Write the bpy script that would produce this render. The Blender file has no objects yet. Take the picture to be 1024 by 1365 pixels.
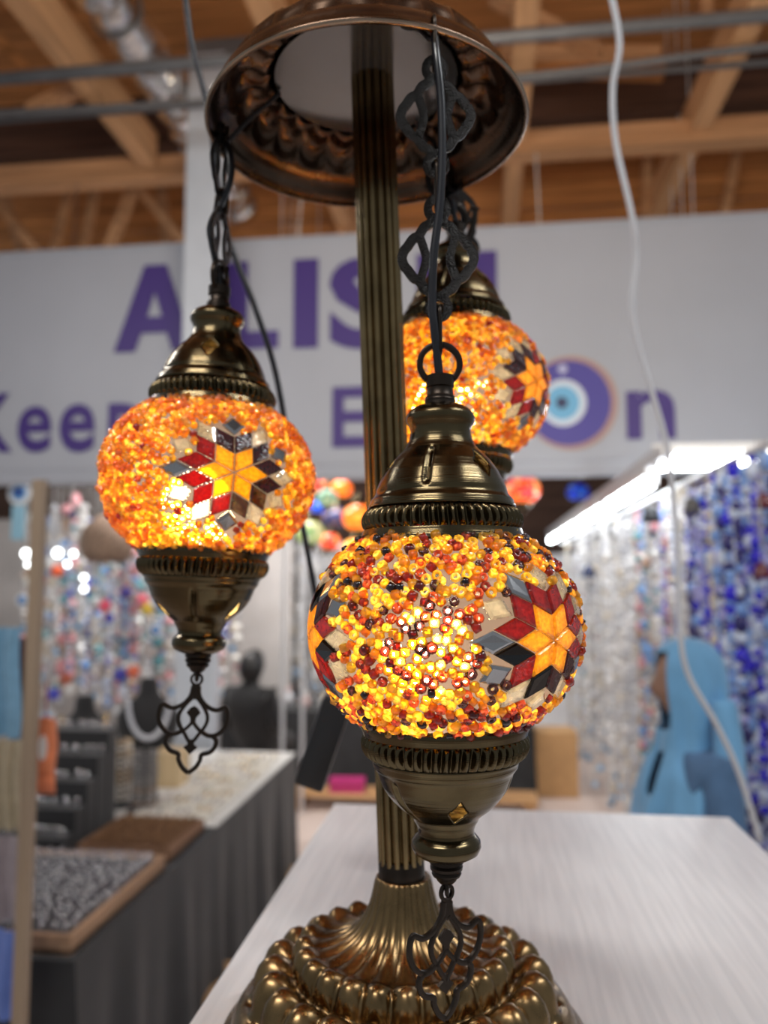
import bpy, bmesh, math, random
import numpy as np
from mathutils import Vector, Matrix, Quaternion

# ---------------------------------------------------------------- camera, light, exposure
scene = bpy.context.scene
COL = scene.collection
PITCH, YAW, FPX = math.radians(5.0), math.radians(7.0), 1050.0
CAM = Vector((0.0, 0.0, 1.70))
cam_data = bpy.data.cameras.new('camera')
cam = bpy.data.objects.new('camera', cam_data)
COL.objects.link(cam)
scene.camera = cam
cam.location = CAM
cam.rotation_euler = (math.pi / 2 + PITCH, 0, YAW)
cam_data.sensor_fit = 'VERTICAL'
cam_data.sensor_height = 36.0
cam_data.lens = FPX / 1365.0 * 36.0
cam_data.clip_start = 0.02
cam_data.dof.use_dof = True
cam_data.dof.focus_distance = 0.385
cam_data.dof.aperture_fstop = 5.5

world = bpy.data.worlds.new('world')
scene.world = world
world.use_nodes = True
world.node_tree.nodes['Background'].inputs[0].default_value = (0.86, 0.93, 1.0, 1)
world.node_tree.nodes['Background'].inputs[1].default_value = 0.26

scene.view_settings.view_transform = 'Standard'
scene.view_settings.look = 'None'
scene.view_settings.gamma = 1.0
scene.view_settings.exposure = 0.1
scene.view_settings.use_curve_mapping = False
scene.cycles.max_bounces = 10
scene.cycles.transparent_max_bounces = 16
scene.cycles.sample_clamp_indirect = 4.0


def area_light(name, loc, target, sx, sy, power, color):
    d = bpy.data.lights.new(name, 'AREA')
    d.shape = 'RECTANGLE'
    d.size, d.size_y, d.energy, d.color = sx, sy, power, color
    o = bpy.data.objects.new(name, d)
    COL.objects.link(o)
    o.location = loc
    o.rotation_euler = (Vector(target) - Vector(loc)).to_track_quat('-Z', 'Y').to_euler()
    return o


# unseen area lights added to light the scene, assumed as hall fluorescents
area_light('hall_fill_near', (-0.9, -1.1, 4.1), (-0.3, 1.5, 1.6), 1.5, 0.14, 42, (1.0, 0.97, 0.93))
area_light('hall_fill_side', (1.9, 0.2, 4.0), (0.3, 1.5, 1.4), 1.5, 0.14, 30, (0.93, 0.97, 1.0))
area_light('hall_fill_left', (-2.7, 2.3, 3.6), (-1.3, 3.6, 1.0), 1.5, 0.2, 26, (1.0, 0.97, 0.94))
area_light('charm_fill', (-1.7, 5.45, 3.1), (-1.9, 6.3, 1.2), 1.8, 0.25, 85, (1.0, 0.97, 0.94))  # added behind the banner to brighten the left charm display
area_light('roof_fill', (0.4, 1.6, 2.9), (0.0, 5.4, 5.2), 1.6, 0.35, 42, (1.0, 0.86, 0.68))  # unseen warm light added below the joists to brighten the timber


# ---------------------------------------------------------------- pixel rays of the 1024x1365 frame
CP, SP, CY, SY = math.cos(PITCH), math.sin(PITCH), math.cos(YAW), math.sin(YAW)


def ray(px, py):
    u, v = (px - 512.0) / FPX, (682.5 - py) / FPX
    fwd, up = CP - v * SP, SP + v * CP
    return Vector((u * CY - fwd * SY, fwd * CY + u * SY, up))


def at_y(px, py, y):
    r = ray(px, py)
    return CAM + r * (y / r.y)


def at_x(px, py, x):
    r = ray(px, py)
    return CAM + r * (x / r.x)


def at_z(px, py, z):
    r = ray(px, py)
    return CAM + r * ((z - CAM.z) / r.z)


FW = Vector((-SY, CY, 0))
RT = Vector((CY, SY, 0))


def at_d(px, py, d):                       # on the upright plane d metres ahead
    r = ray(px, py)
    return CAM + r * (d / r.dot(FW))


def ahead(right, d, z):
    return Vector((0, 0, z)) + RT * right + FW * d


# ---------------------------------------------------------------- mesh helpers
class MB:
    def __init__(self):
        self.v, self.f, self.mi = [], [], []

    def add(self, verts, faces, mi=0):
        b = len(self.v)
        self.v.extend(tuple(p) for p in verts)
        self.f.extend(tuple(i + b for i in f) for f in faces)
        self.mi.extend([mi] * len(faces))
        return self

    def box(self, c, s, m=None, mi=0):
        hx, hy, hz = s[0] / 2, s[1] / 2, s[2] / 2
        vs = [Vector((c[0] + a * hx, c[1] + b * hy, c[2] + d * hz)) for a in (-1, 1) for b in (-1, 1) for d in (-1, 1)]
        if m is not None:
            vs = [m @ p for p in vs]
        return self.add(vs, [(0, 1, 3, 2), (4, 6, 7, 5), (0, 4, 5, 1), (2, 3, 7, 6), (0, 2, 6, 4), (1, 5, 7, 3)], mi)

    def cbox(self, c, s, b=0.004, m=None, mi=0):    # chamfered box
        bm = bmesh.new()
        bmesh.ops.create_cube(bm, size=1)
        for v in bm.verts:
            v.co = Vector((v.co.x * s[0], v.co.y * s[1], v.co.z * s[2]))
        bmesh.ops.bevel(bm, geom=bm.edges[:], offset=min(b, min(s) * 0.45), segments=2, affect='EDGES', profile=0.7)
        bm.verts.index_update()
        vs = [v.co + Vector(c) for v in bm.verts]
        if m is not None:
            vs = [m @ p for p in vs]
        self.add(vs, [[v.index for v in f.verts] for f in bm.faces], mi)
        bm.free()
        return self

    def bar(self, p0, p1, w, h, mi=0):
        p0, p1 = Vector(p0), Vector(p1)
        z = (p1 - p0)
        q = z.to_track_quat('Y', 'Z').to_matrix().to_4x4()
        m = Matrix.Translation((p0 + p1) / 2) @ q
        return self.box((0, 0, 0), (w, z.length, h), m, mi)

    def tube(self, pts, rad, n=8, closed=False, mi=0, caps=True):
        pts = [Vector(p) for p in pts]
        k = len(pts)
        rads = rad if isinstance(rad, (list, tuple)) else [rad] * k
        tang = []
        for i in range(k):
            a = pts[(i - 1) % k] if (closed or i > 0) else pts[i]
            b = pts[(i + 1) % k] if (closed or i < k - 1) else pts[i]
            tang.append((b - a).normalized())
        up = Vector((0, 0, 1)) if abs(tang[0].z) < 0.9 else Vector((1, 0, 0))
        nrm = (up - tang[0] * up.dot(tang[0])).normalized()
        vs = []
        for i in range(k):
            nrm = (nrm - tang[i] * nrm.dot(tang[i])).normalized()
            bn = tang[i].cross(nrm)
            for j in range(n):
                a = 2 * math.pi * j / n
                vs.append(pts[i] + (nrm * math.cos(a) + bn * math.sin(a)) * rads[i])
        fs = []
        for i in range(k if closed else k - 1):
            i2 = (i + 1) % k
            for j in range(n):
                j2 = (j + 1) % n
                fs.append((i * n + j, i * n + j2, i2 * n + j2, i2 * n + j))
        if caps and not closed:
            fs.append(tuple(range(n - 1, -1, -1)))
            fs.append(tuple((k - 1) * n + j for j in range(n)))
        return self.add(vs, fs, mi)

    def lathe(self, prof, n=48, fn=None, m=None, mi=0, skip=None):
        vs, fs = [], []
        for i, (r, z) in enumerate(prof):
            for j in range(n):
                a = 2 * math.pi * j / n
                rr, zz = (r, z) if fn is None else fn(i, r, z, a)
                p = Vector((rr * math.cos(a), rr * math.sin(a), zz))
                vs.append(m @ p if m is not None else p)
        for i in range(len(prof) - 1):
            for j in range(n):
                if skip is not None and skip(i, 2 * math.pi * (j + 0.5) / n):
                    continue
                j2 = (j + 1) % n
                fs.append((i * n + j, i * n + j2, (i + 1) * n + j2, (i + 1) * n + j))
        return self.add(vs, fs, mi)

    def ribbon(self, pts, w, t, m, closed=False, mi=0):    # flat strip in local XZ, thickness along Y, placed by m
        k = len(pts)
        P = [Vector((p[0], p[1])) for p in pts]
        vs = []
        for i in range(k):
            a = P[(i - 1) % k] if (closed or i > 0) else P[i]
            b = P[(i + 1) % k] if (closed or i < k - 1) else P[i]
            d = (b - a).normalized()
            nn = Vector((-d.y, d.x))
            for (s, tt) in ((-.5, -.5), (-.32, -.62), (.32, -.62), (.5, -.5), (.5, .5), (.32, .62), (-.32, .62), (-.5, .5)):
                q = P[i] + nn * (s * w)
                vs.append(m @ Vector((q.x, tt * t, q.y)))
        fs = []
        for i in range(k if closed else k - 1):
            i2 = (i + 1) % k
            for j in range(8):
                j2 = (j + 1) % 8
                fs.append((i * 8 + j, i * 8 + j2, i2 * 8 + j2, i2 * 8 + j))
        if not closed:
            fs.append(tuple(range(7, -1, -1)))
            fs.append(tuple((k - 1) * 8 + j for j in range(8)))
        return self.add(vs, fs, mi)

    def plate(self, pts, t, m, mi=0):         # filled outline in local XZ
        k = len(pts)
        vs = [m @ Vector((p[0], -t / 2, p[1])) for p in pts] + [m @ Vector((p[0], t / 2, p[1])) for p in pts]
        fs = [tuple(range(k)), tuple(range(2 * k - 1, k - 1, -1))]
        for i in range(k):
            j = (i + 1) % k
            fs.append((i, i + k, j + k, j))
        return self.add(vs, fs, mi)

    def ball(self, c, r, n=8, k=5, mi=0, sz=1.0):
        prof = [(r * math.sin(math.pi * i / k), -r * sz * math.cos(math.pi * i / k)) for i in range(k + 1)]
        prof[0] = (r * 0.02, prof[0][1])
        prof[-1] = (r * 0.02, prof[-1][1])
        return self.lathe(prof, n, m=Matrix.Translation(Vector(c)), mi=mi)

    def build(self, name, mat, parent=None, smooth=False, fix=True):
        me = bpy.data.meshes.new(name)
        me.from_pydata(self.v, [], self.f)
        for mm in (mat if isinstance(mat, (list, tuple)) else [mat]):
            me.materials.append(mm)
        if any(self.mi):
            me.polygons.foreach_set('material_index', self.mi)
        if fix:
            bm = bmesh.new()
            bm.from_mesh(me)
            bmesh.ops.recalc_face_normals(bm, faces=bm.faces[:])
            bm.to_mesh(me)
            bm.free()
        if smooth:
            me.shade_smooth() if smooth is True else None
            if smooth is not True:
                me.shade_smooth()
                me.set_sharp_from_angle(angle=math.radians(smooth))
        me.update()
        o = bpy.data.objects.new(name, me)
        COL.objects.link(o)
        if parent is not None:
            o.parent = parent
        return o


def tag(o, label=None, cat=None, group=None, kind=None):
    if label:
        o['label'] = label
    if cat:
        o['category'] = cat
    if group:
        o['group'] = group
    if kind:
        o['kind'] = kind
    return o


def empty(name, loc=(0, 0, 0), rz=0.0, label=None, cat=None, group=None, kind=None):
    o = bpy.data.objects.new(name, None)
    COL.objects.link(o)
    o.location = loc
    o.rotation_euler = (0, 0, rz)
    o.empty_display_size = 0.05
    return tag(o, label, cat, group, kind)


def smooth_path(pts, sub=6):
    pts = [Vector(p) for p in pts]
    out = []
    for i in range(len(pts) - 1):
        p0, p1, p2, p3 = pts[max(i - 1, 0)], pts[i], pts[i + 1], pts[min(i + 2, len(pts) - 1)]
        for s in range(sub):
            t = s / sub
            out.append(0.5 * ((2 * p1) + (p2 - p0) * t + (2 * p0 - 5 * p1 + 4 * p2 - p3) * t * t + (3 * p1 - p0 - 3 * p2 + p3) * t ** 3))
    out.append(pts[-1])
    return out


def s2l(c):
    return tuple((x / 255 / 12.92) if x / 255 <= 0.04045 else ((x / 255 + 0.055) / 1.055) ** 2.4 for x in c)


# ---------------------------------------------------------------- materials
def new_mat(name):
    m = bpy.data.materials.new(name)
    m.use_nodes = True
    nt = m.node_tree
    return m, nt, nt.nodes['Principled BSDF']


def mat(name, col, rough=0.5, metal=0.0, var=0.0, vscale=30.0, stretch=(1, 1, 1), bump=0.0, bscale=60.0, spec=0.5, emis=None, sheen=0.0):
    m, nt, p = new_mat(name)
    p.inputs['Base Color'].default_value = (*col, 1)
    p.inputs['Roughness'].default_value = rough
    p.inputs['Metallic'].default_value = metal
    p.inputs['Specular IOR Level'].default_value = spec
    if sheen:
        p.inputs['Sheen Weight'].default_value = sheen
    if emis:
        p.inputs['Emission Color'].default_value = (*emis[0], 1)
        p.inputs['Emission Strength'].default_value = emis[1]
    if var or bump:
        tc = nt.nodes.new('ShaderNodeTexCoord')
        mp = nt.nodes.new('ShaderNodeMapping')
        mp.inputs['Scale'].default_value = stretch
        nt.links.new(tc.outputs['Object'], mp.inputs['Vector'])
    if var:
        nz = nt.nodes.new('ShaderNodeTexNoise')
        nz.inputs['Scale'].default_value = vscale
        nz.inputs['Detail'].default_value = 5
        nt.links.new(mp.outputs[0], nz.inputs['Vector'])
        cr = nt.nodes.new('ShaderNodeValToRGB')
        cr.color_ramp.elements[0].position, cr.color_ramp.elements[1].position = 0.3, 0.7
        cr.color_ramp.elements[0].color = (*[max(0, x * (1 - var)) for x in col], 1)
        cr.color_ramp.elements[1].color = (*[min(1, x * (1 + var)) for x in col], 1)
        nt.links.new(nz.outputs['Fac'], cr.inputs['Fac'])
        nt.links.new(cr.outputs['Color'], p.inputs['Base Color'])
    if bump:
        nb = nt.nodes.new('ShaderNodeTexNoise')
        nb.inputs['Scale'].default_value = bscale
        nb.inputs['Detail'].default_value = 3
        nt.links.new(mp.outputs[0], nb.inputs['Vector'])
        b = nt.nodes.new('ShaderNodeBump')
        b.inputs['Strength'].default_value = bump
        b.inputs['Distance'].default_value = 0.01
        nt.links.new(nb.outputs['Fac'], b.inputs['Height'])
        nt.links.new(b.outputs['Normal'], p.inputs['Normal'])
    return m


def brass_mat(name, col, rough=0.3, brushed=True, patina=0.35):
    m, nt, p = new_mat(name)
    N, L = nt.nodes, nt.links
    p.inputs['Metallic'].default_value = 1.0
    tc = N.new('ShaderNodeTexCoord')
    nz = N.new('ShaderNodeTexNoise')
    nz.inputs['Scale'].default_value = 45
    nz.inputs['Detail'].default_value = 6
    L.new(tc.outputs['Object'], nz.inputs['Vector'])
    cr = N.new('ShaderNodeValToRGB')
    cr.color_ramp.elements[0].position, cr.color_ramp.elements[1].position = 0.33, 0.66
    cr.color_ramp.elements[0].color = (*[x * (1 - patina) for x in col], 1)
    cr.color_ramp.elements[1].color = (*col, 1)
    L.new(nz.outputs['Fac'], cr.inputs['Fac'])
    L.new(cr.outputs['Color'], p.inputs['Base Color'])
    rr = N.new('ShaderNodeMapRange')
    rr.inputs['To Min'].default_value, rr.inputs['To Max'].default_value = rough - 0.07, rough + 0.1
    L.new(nz.outputs['Fac'], rr.inputs['Value'])
    L.new(rr.outputs[0], p.inputs['Roughness'])
    if brushed:                                   # lathe-turned lines round the axis
        mp = N.new('ShaderNodeMapping')
        mp.inputs['Scale'].default_value = (6, 6, 1500)
        L.new(tc.outputs['Object'], mp.inputs['Vector'])
        n2 = N.new('ShaderNodeTexNoise')
        n2.inputs['Scale'].default_value = 1.0
        n2.inputs['Detail'].default_value = 2
        L.new(mp.outputs[0], n2.inputs['Vector'])
        b = N.new('ShaderNodeBump')
        b.inputs['Strength'].default_value = 0.22
        b.inputs['Distance'].default_value = 0.0006
        L.new(n2.outputs['Fac'], b.inputs['Height'])
        L.new(b.outputs['Normal'], p.inputs['Normal'])
    return m


def glass_mat(name, col, transp=0.5, gloss=0.07, rough=0.08, tcol=None, bump=0.0, bscale=700, diffuse=None):
    """coloured pressed glass: partly see-through, partly scattering the light of the bulb behind it"""
    m = bpy.data.materials.new(name)
    m.use_nodes = True
    nt = m.node_tree
    N, L = nt.nodes, nt.links
    for n in list(N):
        if n.type != 'OUTPUT_MATERIAL':
            N.remove(n)
    out = [n for n in N if n.type == 'OUTPUT_MATERIAL'][0]
    tr = N.new('ShaderNodeBsdfTransparent')
    tr.inputs[0].default_value = (*(tcol or col), 1)
    tl = N.new('ShaderNodeBsdfTranslucent')
    tl.inputs[0].default_value = (*col, 1)
    df = N.new('ShaderNodeBsdfDiffuse')
    df.inputs[0].default_value = (*(diffuse or col), 1)
    gl = N.new('ShaderNodeBsdfGlossy')
    gl.inputs['Roughness'].default_value = rough
    gl.inputs[0].default_value = (1, 1, 1, 1)
    m0 = N.new('ShaderNodeMixShader')
    m0.inputs[0].default_value = 0.14
    L.new(tl.outputs[0], m0.inputs[1])
    L.new(df.outputs[0], m0.inputs[2])
    m1 = N.new('ShaderNodeMixShader')
    m1.inputs[0].default_value = 1 - transp
    L.new(tr.outputs[0], m1.inputs[1])
    L.new(m0.outputs[0], m1.inputs[2])
    fr = N.new('ShaderNodeLayerWeight')
    fr.inputs[0].default_value = 0.25
    mr = N.new('ShaderNodeMapRange')
    mr.inputs['To Min'].default_value, mr.inputs['To Max'].default_value = gloss * 0.6, min(0.6, gloss * 5)
    L.new(fr.outputs['Facing'], mr.inputs['Value'])
    m2 = N.new('ShaderNodeMixShader')
    L.new(mr.outputs[0], m2.inputs[0])
    L.new(m1.outputs[0], m2.inputs[1])
    L.new(gl.outputs[0], m2.inputs[2])
    if bump:
        tc = N.new('ShaderNodeTexCoord')
        nz = N.new('ShaderNodeTexNoise')
        nz.inputs['Scale'].default_value = bscale
        L.new(tc.outputs['Object'], nz.inputs['Vector'])
        b = N.new('ShaderNodeBump')
        b.inputs['Strength'].default_value = bump
        b.inputs['Distance'].default_value = 0.0012
        L.new(nz.outputs['Fac'], b.inputs['Height'])
        for s in (gl, tl, df):
            L.new(b.outputs['Normal'], s.inputs['Normal'])
        # mottled sheet glass
        cr = N.new('ShaderNodeValToRGB')
        cr.color_ramp.elements[0].position, cr.color_ramp.elements[1].position = 0.35, 0.65
        cr.color_ramp.elements[0].color = (*[x * 0.7 for x in col], 1)
        cr.color_ramp.elements[1].color = (*[min(1, x * 1.25) for x in col], 1)
        L.new(nz.outputs['Fac'], cr.inputs['Fac'])
        L.new(cr.outputs[0], tl.inputs[0])
    L.new(m2.outputs[0], out.inputs['Surface'])
    return m


def emit_mat(name, col, s):
    m = bpy.data.materials.new(name)
    m.use_nodes = True
    nt = m.node_tree
    nt.nodes.remove(nt.nodes['Principled BSDF'])
    e = nt.nodes.new('ShaderNodeEmission')
    e.inputs[0].default_value = (*col, 1)
    e.inputs[1].default_value = s
    nt.links.new(e.outputs[0], nt.nodes['Material Output'].inputs['Surface'])
    return m


def wood_mat(name, col, axis='X', dark=0.55, scale=6.0, rough=0.6):
    st = {'X': (0.6, 9, 9), 'Y': (9, 0.6, 9), 'Z': (9, 9, 0.6)}[axis]
    return mat(name, col, rough, 0, var=dark, vscale=scale / 3, stretch=st, bump=0.15, bscale=scale * 3, spec=0.25)


def mosaic_mat(name, cols, scale, strength):
    """lit mosaic shade of a far lamp: cells of coloured glass with the lamp burning behind"""
    m, nt, p = new_mat(name)
    N, L = nt.nodes, nt.links
    tc = N.new('ShaderNodeTexCoord')
    vo = N.new('ShaderNodeTexVoronoi')
    vo.inputs['Scale'].default_value = scale
    L.new(tc.outputs['Object'], vo.inputs['Vector'])
    sx = N.new('ShaderNodeSeparateColor')
    L.new(vo.outputs['Color'], sx.inputs[0])
    cr = N.new('ShaderNodeValToRGB')
    cr.color_ramp.interpolation = 'CONSTANT'
    els = cr.color_ramp.elements
    els[0].color = (*cols[0], 1)
    els[1].position = 0.999
    els[1].color = (*cols[-1], 1)
    for i, c in enumerate(cols[1:], 1):
        e = els.new(i / len(cols))
        e.color = (*c, 1)
    L.new(sx.outputs[0], cr.inputs['Fac'])
    L.new(cr.outputs[0], p.inputs['Base Color'])
    L.new(cr.outputs[0], p.inputs['Emission Color'])
    p.inputs['Emission Strength'].default_value = strength
    p.inputs['Roughness'].default_value = 0.15
    return m


BRASS = brass_mat('antique_brass', (0.130, 0.099, 0.053), 0.18)
BRASS_BASE = brass_mat('golden_brass', (0.29, 0.188, 0.088), 0.26, brushed=False, patina=0.45)
BRASS_POLE = brass_mat('pole_brass', (0.30, 0.215, 0.105), 0.22, brushed=False)
BRASS_IN = brass_mat('canopy_brass', (0.15, 0.098, 0.068), 0.25, brushed=False, patina=0.4)
DARK = mat('dark_bronze', (0.035, 0.026, 0.02), 0.35, 0.85)
CHAIN = mat('blackened_chain', (0.03, 0.029, 0.028), 0.25, 0.9, bump=0.5, bscale=900)
PLATE = mat('grey_plate', (0.24, 0.245, 0.25), 0.13, 0.8, var=0.06, vscale=20)
CORD = mat('black_cord', (0.012, 0.012, 0.016), 0.28)
GROUT = glass_mat('grey_grout', (0.115, 0.09, 0.095), transp=0.02, gloss=0.03, rough=0.4, diffuse=(0.27, 0.25, 0.27))
CLEARG = glass_mat('clear_globe_glass', (0.9, 0.9, 0.9), transp=0.93, gloss=0.04, rough=0.1, tcol=(0.97, 0.96, 0.94))
BULB = emit_mat('lit_bulb', (1.0, 0.80, 0.46), 34.0)

AMBERS = [glass_mat('amber_glass_%d' % i, c, 0.32, 0.07) for i, c in enumerate(
    [(1.0, 0.53, 0.02), (1.0, 0.66, 0.05), (0.96, 0.42, 0.010), (1.0, 0.72, 0.10)])]
REDS = [glass_mat('red_glass_%d' % i, c, 0.32, 0.07) for i, c in enumerate([(0.52, 0.07, 0.018), (0.24, 0.022, 0.012)])]
INKS = [glass_mat('plum_glass', (0.055, 0.014, 0.014), 0.4, 0.08)]
T_AMBER = glass_mat('amber_tile', (1.0, 0.56, 0.05), 0.30, 0.07, 0.12, bump=0.5, bscale=420)
T_RED = glass_mat('red_tile', (0.36, 0.020, 0.006), 0.30, 0.07, 0.12, bump=0.6, bscale=420)
T_RED_DIM = glass_mat('dim_red_tile', (0.10, 0.012, 0.014), 0.22, 0.07, 0.12, bump=0.5, bscale=420)  # same red glass coloured darker, for tiles the bulb lights less
T_BLACK = glass_mat('black_tile', (0.006, 0.006, 0.007), 0.1, 0.06, 0.08)
T_CLEAR = glass_mat('clear_tile', (0.42, 0.38, 0.33), 0.40, 0.16, 0.06, tcol=(0.9, 0.88, 0.85), bump=0.25, bscale=200)
T_MIRROR = mat('mirror_tile', (0.42, 0.42, 0.43), 0.16, 0.9)

# ---------------------------------------------------------------- floor, walls, ceiling
FLOOR = mat('concrete_floor', s2l((214, 196, 186)), 0.55, var=0.10, vscale=1.5, bump=0.05, bscale=30)
WHITE_WALL = mat('white_panel', (0.74, 0.75, 0.77), 0.6, var=0.04, vscale=3)
GREY_WALL = mat('grey_panel', (0.50, 0.47, 0.45), 0.7, var=0.12, vscale=2.5)
WOOD_DECK = wood_mat('deck_wood', (0.50, 0.215, 0.072), 'X', 0.35)
WOOD_JOIST = wood_mat('joist_wood', (0.56, 0.31, 0.155), 'Y', 0.22)
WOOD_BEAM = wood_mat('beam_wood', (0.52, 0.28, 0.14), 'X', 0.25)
WOOD_SHADED = wood_mat('shaded_deck_wood', (0.075, 0.036, 0.023), 'X', 0.4)
GREY_METAL = mat('grey_metal', (0.15, 0.15, 0.155), 0.42, 0.3, var=0.1, vscale=8)
FOIL = mat('duct_foil', (0.72, 0.70, 0.68), 0.22, 1.0, bump=1.0, bscale=22)

ob = MB().box((-0.5, 4.5, -0.05), (12, 16, 0.1)).build('floor', FLOOR)
tag(ob, 'pale pinkish concrete market floor', 'floor', kind='structure')
ob = MB().box((-1.5, 9.6, 3.0), (12, 0.1, 6.0)).build('wall_back', wood_mat('back_wall_wood', (0.085, 0.045, 0.03), 'X', 0.35))
tag(ob, 'dark brown timber wall far behind the stalls', 'wall', kind='structure')
ob = MB().box((1.32, 5.9, 1.05), (0.06, 7.4, 2.1)).build('wall_right', WHITE_WALL)
tag(ob, 'white stall partition behind the hanging bead strands', 'wall', kind='structure')

ZC = CAM.z + 2.95
ceil = empty('ceiling', (0, 0, ZC), label='open timber roof of joists, beams and boards', cat='ceiling', kind='structure')


def cpart(name, mb, m):
    o = mb.build(name, m, ceil)
    o.location = (0, 0, -ZC)
    return o


for xr, y1 in ((-2.33, 5.15), (-1.10, 8.0), (0.27, 8.0), (1.46, 8.0), (2.66, 8.0)):
    cpart('joist', MB().box((xr, (-1.5 + y1) / 2, ZC + 0.12), (0.125, y1 + 1.5, 0.24)), WOOD_JOIST)
cpart('cross_beam', MB().box((-0.6, 5.25, ZC + 0.02), (9, 0.14, 0.16)), WOOD_BEAM)
cpart('cross_beam', MB().box((-0.6, 5.62, ZC + 0.60), (9, 0.16, 0.40)), WOOD_SHADED)  # dark bar in place of the unlit roof deck, its shade in the colour
cpart('cross_beam', MB().box((1.6, 5.36, ZC + 0.09), (3.4, 0.06, 0.09)), WOOD_BEAM)
for k in range(7):                                          # boards of the gable beyond the beam
    cpart('board', MB().box((-0.6, 6.9 + 0.012 * (k % 2), ZC - 0.42 + k * 0.222), (9, 0.04, 0.208)), WOOD_DECK)
for k in range(45):                                         # roof boards overhead
    y = -2.2 + k * 0.215
    cpart('board', MB().box((-0.6, y, ZC + 1.42 + 0.01 * (k % 2)), (9, 0.2, 0.03)), WOOD_DECK)


def web(p0, p1, y, w=0.09, d=0.07, m=None):
    cpart('brace', MB().bar(at_y(*p0, y), at_y(*p1, y), w, d), m or WOOD_BEAM)


web((-20, 250), (62, 350), 5.9)
web((8, 262), (30, 345), 6.2, 0.07)
web((180, 245), (140, 345), 5.8)
web((180, 245), (262, 345), 5.7)
web((128, 250), (110, 340), 6.3, 0.06)
web((95, 250), (70, 340), 6.4, 0.06)
web((215, 245), (225, 345), 6.4, 0.08)
web((863, 195), (861, 290), 6.4, 0.09)
web((985, 190), (965, 290), 6.4, 0.07)
web((655, -5), (800, 70), 4.9, 0.10)
web((668, 70), (880, 72), 5.0, 0.08)
web((940, 0), (940, 25), 4.9, 0.10)
web((456, 255), (456, 320), 6.3, 0.09)
web((40, 150), (130, 105), 4.6, 0.10)
web((-20, 30), (60, 120), 5.3, 0.10, 0.07, WOOD_DECK)
web((660, 90), (885, 97), 5.2, 0.10, 0.07, WOOD_DECK)


def pipe(name, pts, r, m, label, cat='pipe', n=10, group=None):
    mb = MB()
    mb.tube(pts, r, n)
    o = mb.build(name, m, None, smooth=True)
    return tag(o, label, cat, group)


c1 = at_y(820, 37, 3.85)
pipe('conduit_pipe', [(-3.2, 3.85, c1.z), (3.0, 3.85, c1.z)], 0.033, GREY_METAL, 'thick grey steel conduit pipe under the roof joists, nearest of the pipes')
c2 = at_y(840, 84, 4.3)
t = empty('flexible_conduit', (0, 4.3, c2.z), label='thin ribbed flexible conduit running under the joists', cat='conduit')
path = smooth_path([(-3.2, 0.05, 0.03), (-0.9, 0, -0.05), (0.6, 0, -0.02), (1.5, 0, 0.03), (3.0, 0.05, 0.08)], 30)
mb = MB()
mb.tube(path, [0.02 + 0.004 * (i % 2) for i in range(len(path))], 8)
mb.build('sheath', GREY_METAL, t, smooth=True)
c3 = at_y(840, 97, 4.4)
pipe('electrical_conduit', [(-3.2, 4.4, c3.z), (3.0, 4.4, c3.z)], 0.017, GREY_METAL, 'slim grey conduit just behind the flexible one under the roof', 'conduit')
# crinkled foil duct
t = empty('foil_duct', (-2.02, 3.2, ZC + 0.27), label='crinkled silver foil air duct up in the roof trusses', cat='duct')
rnd = random.Random(5)
mb = MB()
pp = [Vector((0.02 * math.sin(i), i * 0.035, 0.02 * math.cos(i * 1.3))) for i in range(95)]
mb.tube(pp, [0.125 + 0.012 * (i % 2) + rnd.uniform(-0.008, 0.008) for i in range(95)], 20)
mb.build('foil_hose', FOIL, t, smooth=40)
for y in (0.8, 2.2):
    mb = MB()
    mb.tube([(0.145 * math.cos(a), y, 0.145 * math.sin(a)) for a in [i * math.pi / 16 for i in range(32)]], 0.012, 6, closed=True)
    mb.build('hanger_strap', GREY_METAL, t, smooth=True)

# stall frame: upright post with header and brace, in front of the banner
px0, px1 = at_y(250, 330, 4.78), at_y(299, 330, 4.78)
POSTM = mat('post_paint', (0.55, 0.59, 0.65), 0.4, 0.0, var=0.05, vscale=6)
t = empty('stall_post', ((px0.x + px1.x) / 2, 4.78, 0), label='pale grey painted stall post standing in front of the banner', cat='post')
pw = px1.x - px0.x
hz = at_y(275, 78, 4.78).z
MB().cbox((0, 0, hz / 2), (pw, 0.12, hz), 0.01).build('upright', POSTM, t)
MB().cbox((0, 0, 0.02), (pw + 0.1, 0.22, 0.04), 0.005).build('foot_plate', GREY_METAL, t)
MB().cbox((0.12, 0, hz + .05), (0.5, 0.1, 0.1), 0.008).build('header', GREY_METAL, t)
MB().cbox((0.3, 0.0, hz - .42), (.6, 0.05, 0.045), 0.006).build('rail', GREY_METAL, t)
MB().bar((0.32, 0, hz), (0.06, 0, hz - .35), 0.06, 0.06).build('brace', GREY_METAL, t)

# ---------------------------------------------------------------- banner with its print
YB = 5.0
zt, zb = at_y(512, 309, YB).z, at_y(512, 636, YB).z
BANNER = mat('banner_vinyl', (0.41, 0.43, 0.485), 0.5, var=0.03, vscale=2)
INK = mat('purple_ink', s2l((66, 44, 122)), 0.5)
banner = empty('shop_banner', (0, YB, zb), label='wide white vinyl banner with purple lettering and an eye emblem', cat='banner')


def wave(x, z):
    return 0.005 * math.sin(x * 1.3 + 1.0) + 0.003 * math.sin(z * 3 + x * 0.8) * math.exp(-((z - 0.6) ** 2) * 3)


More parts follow.
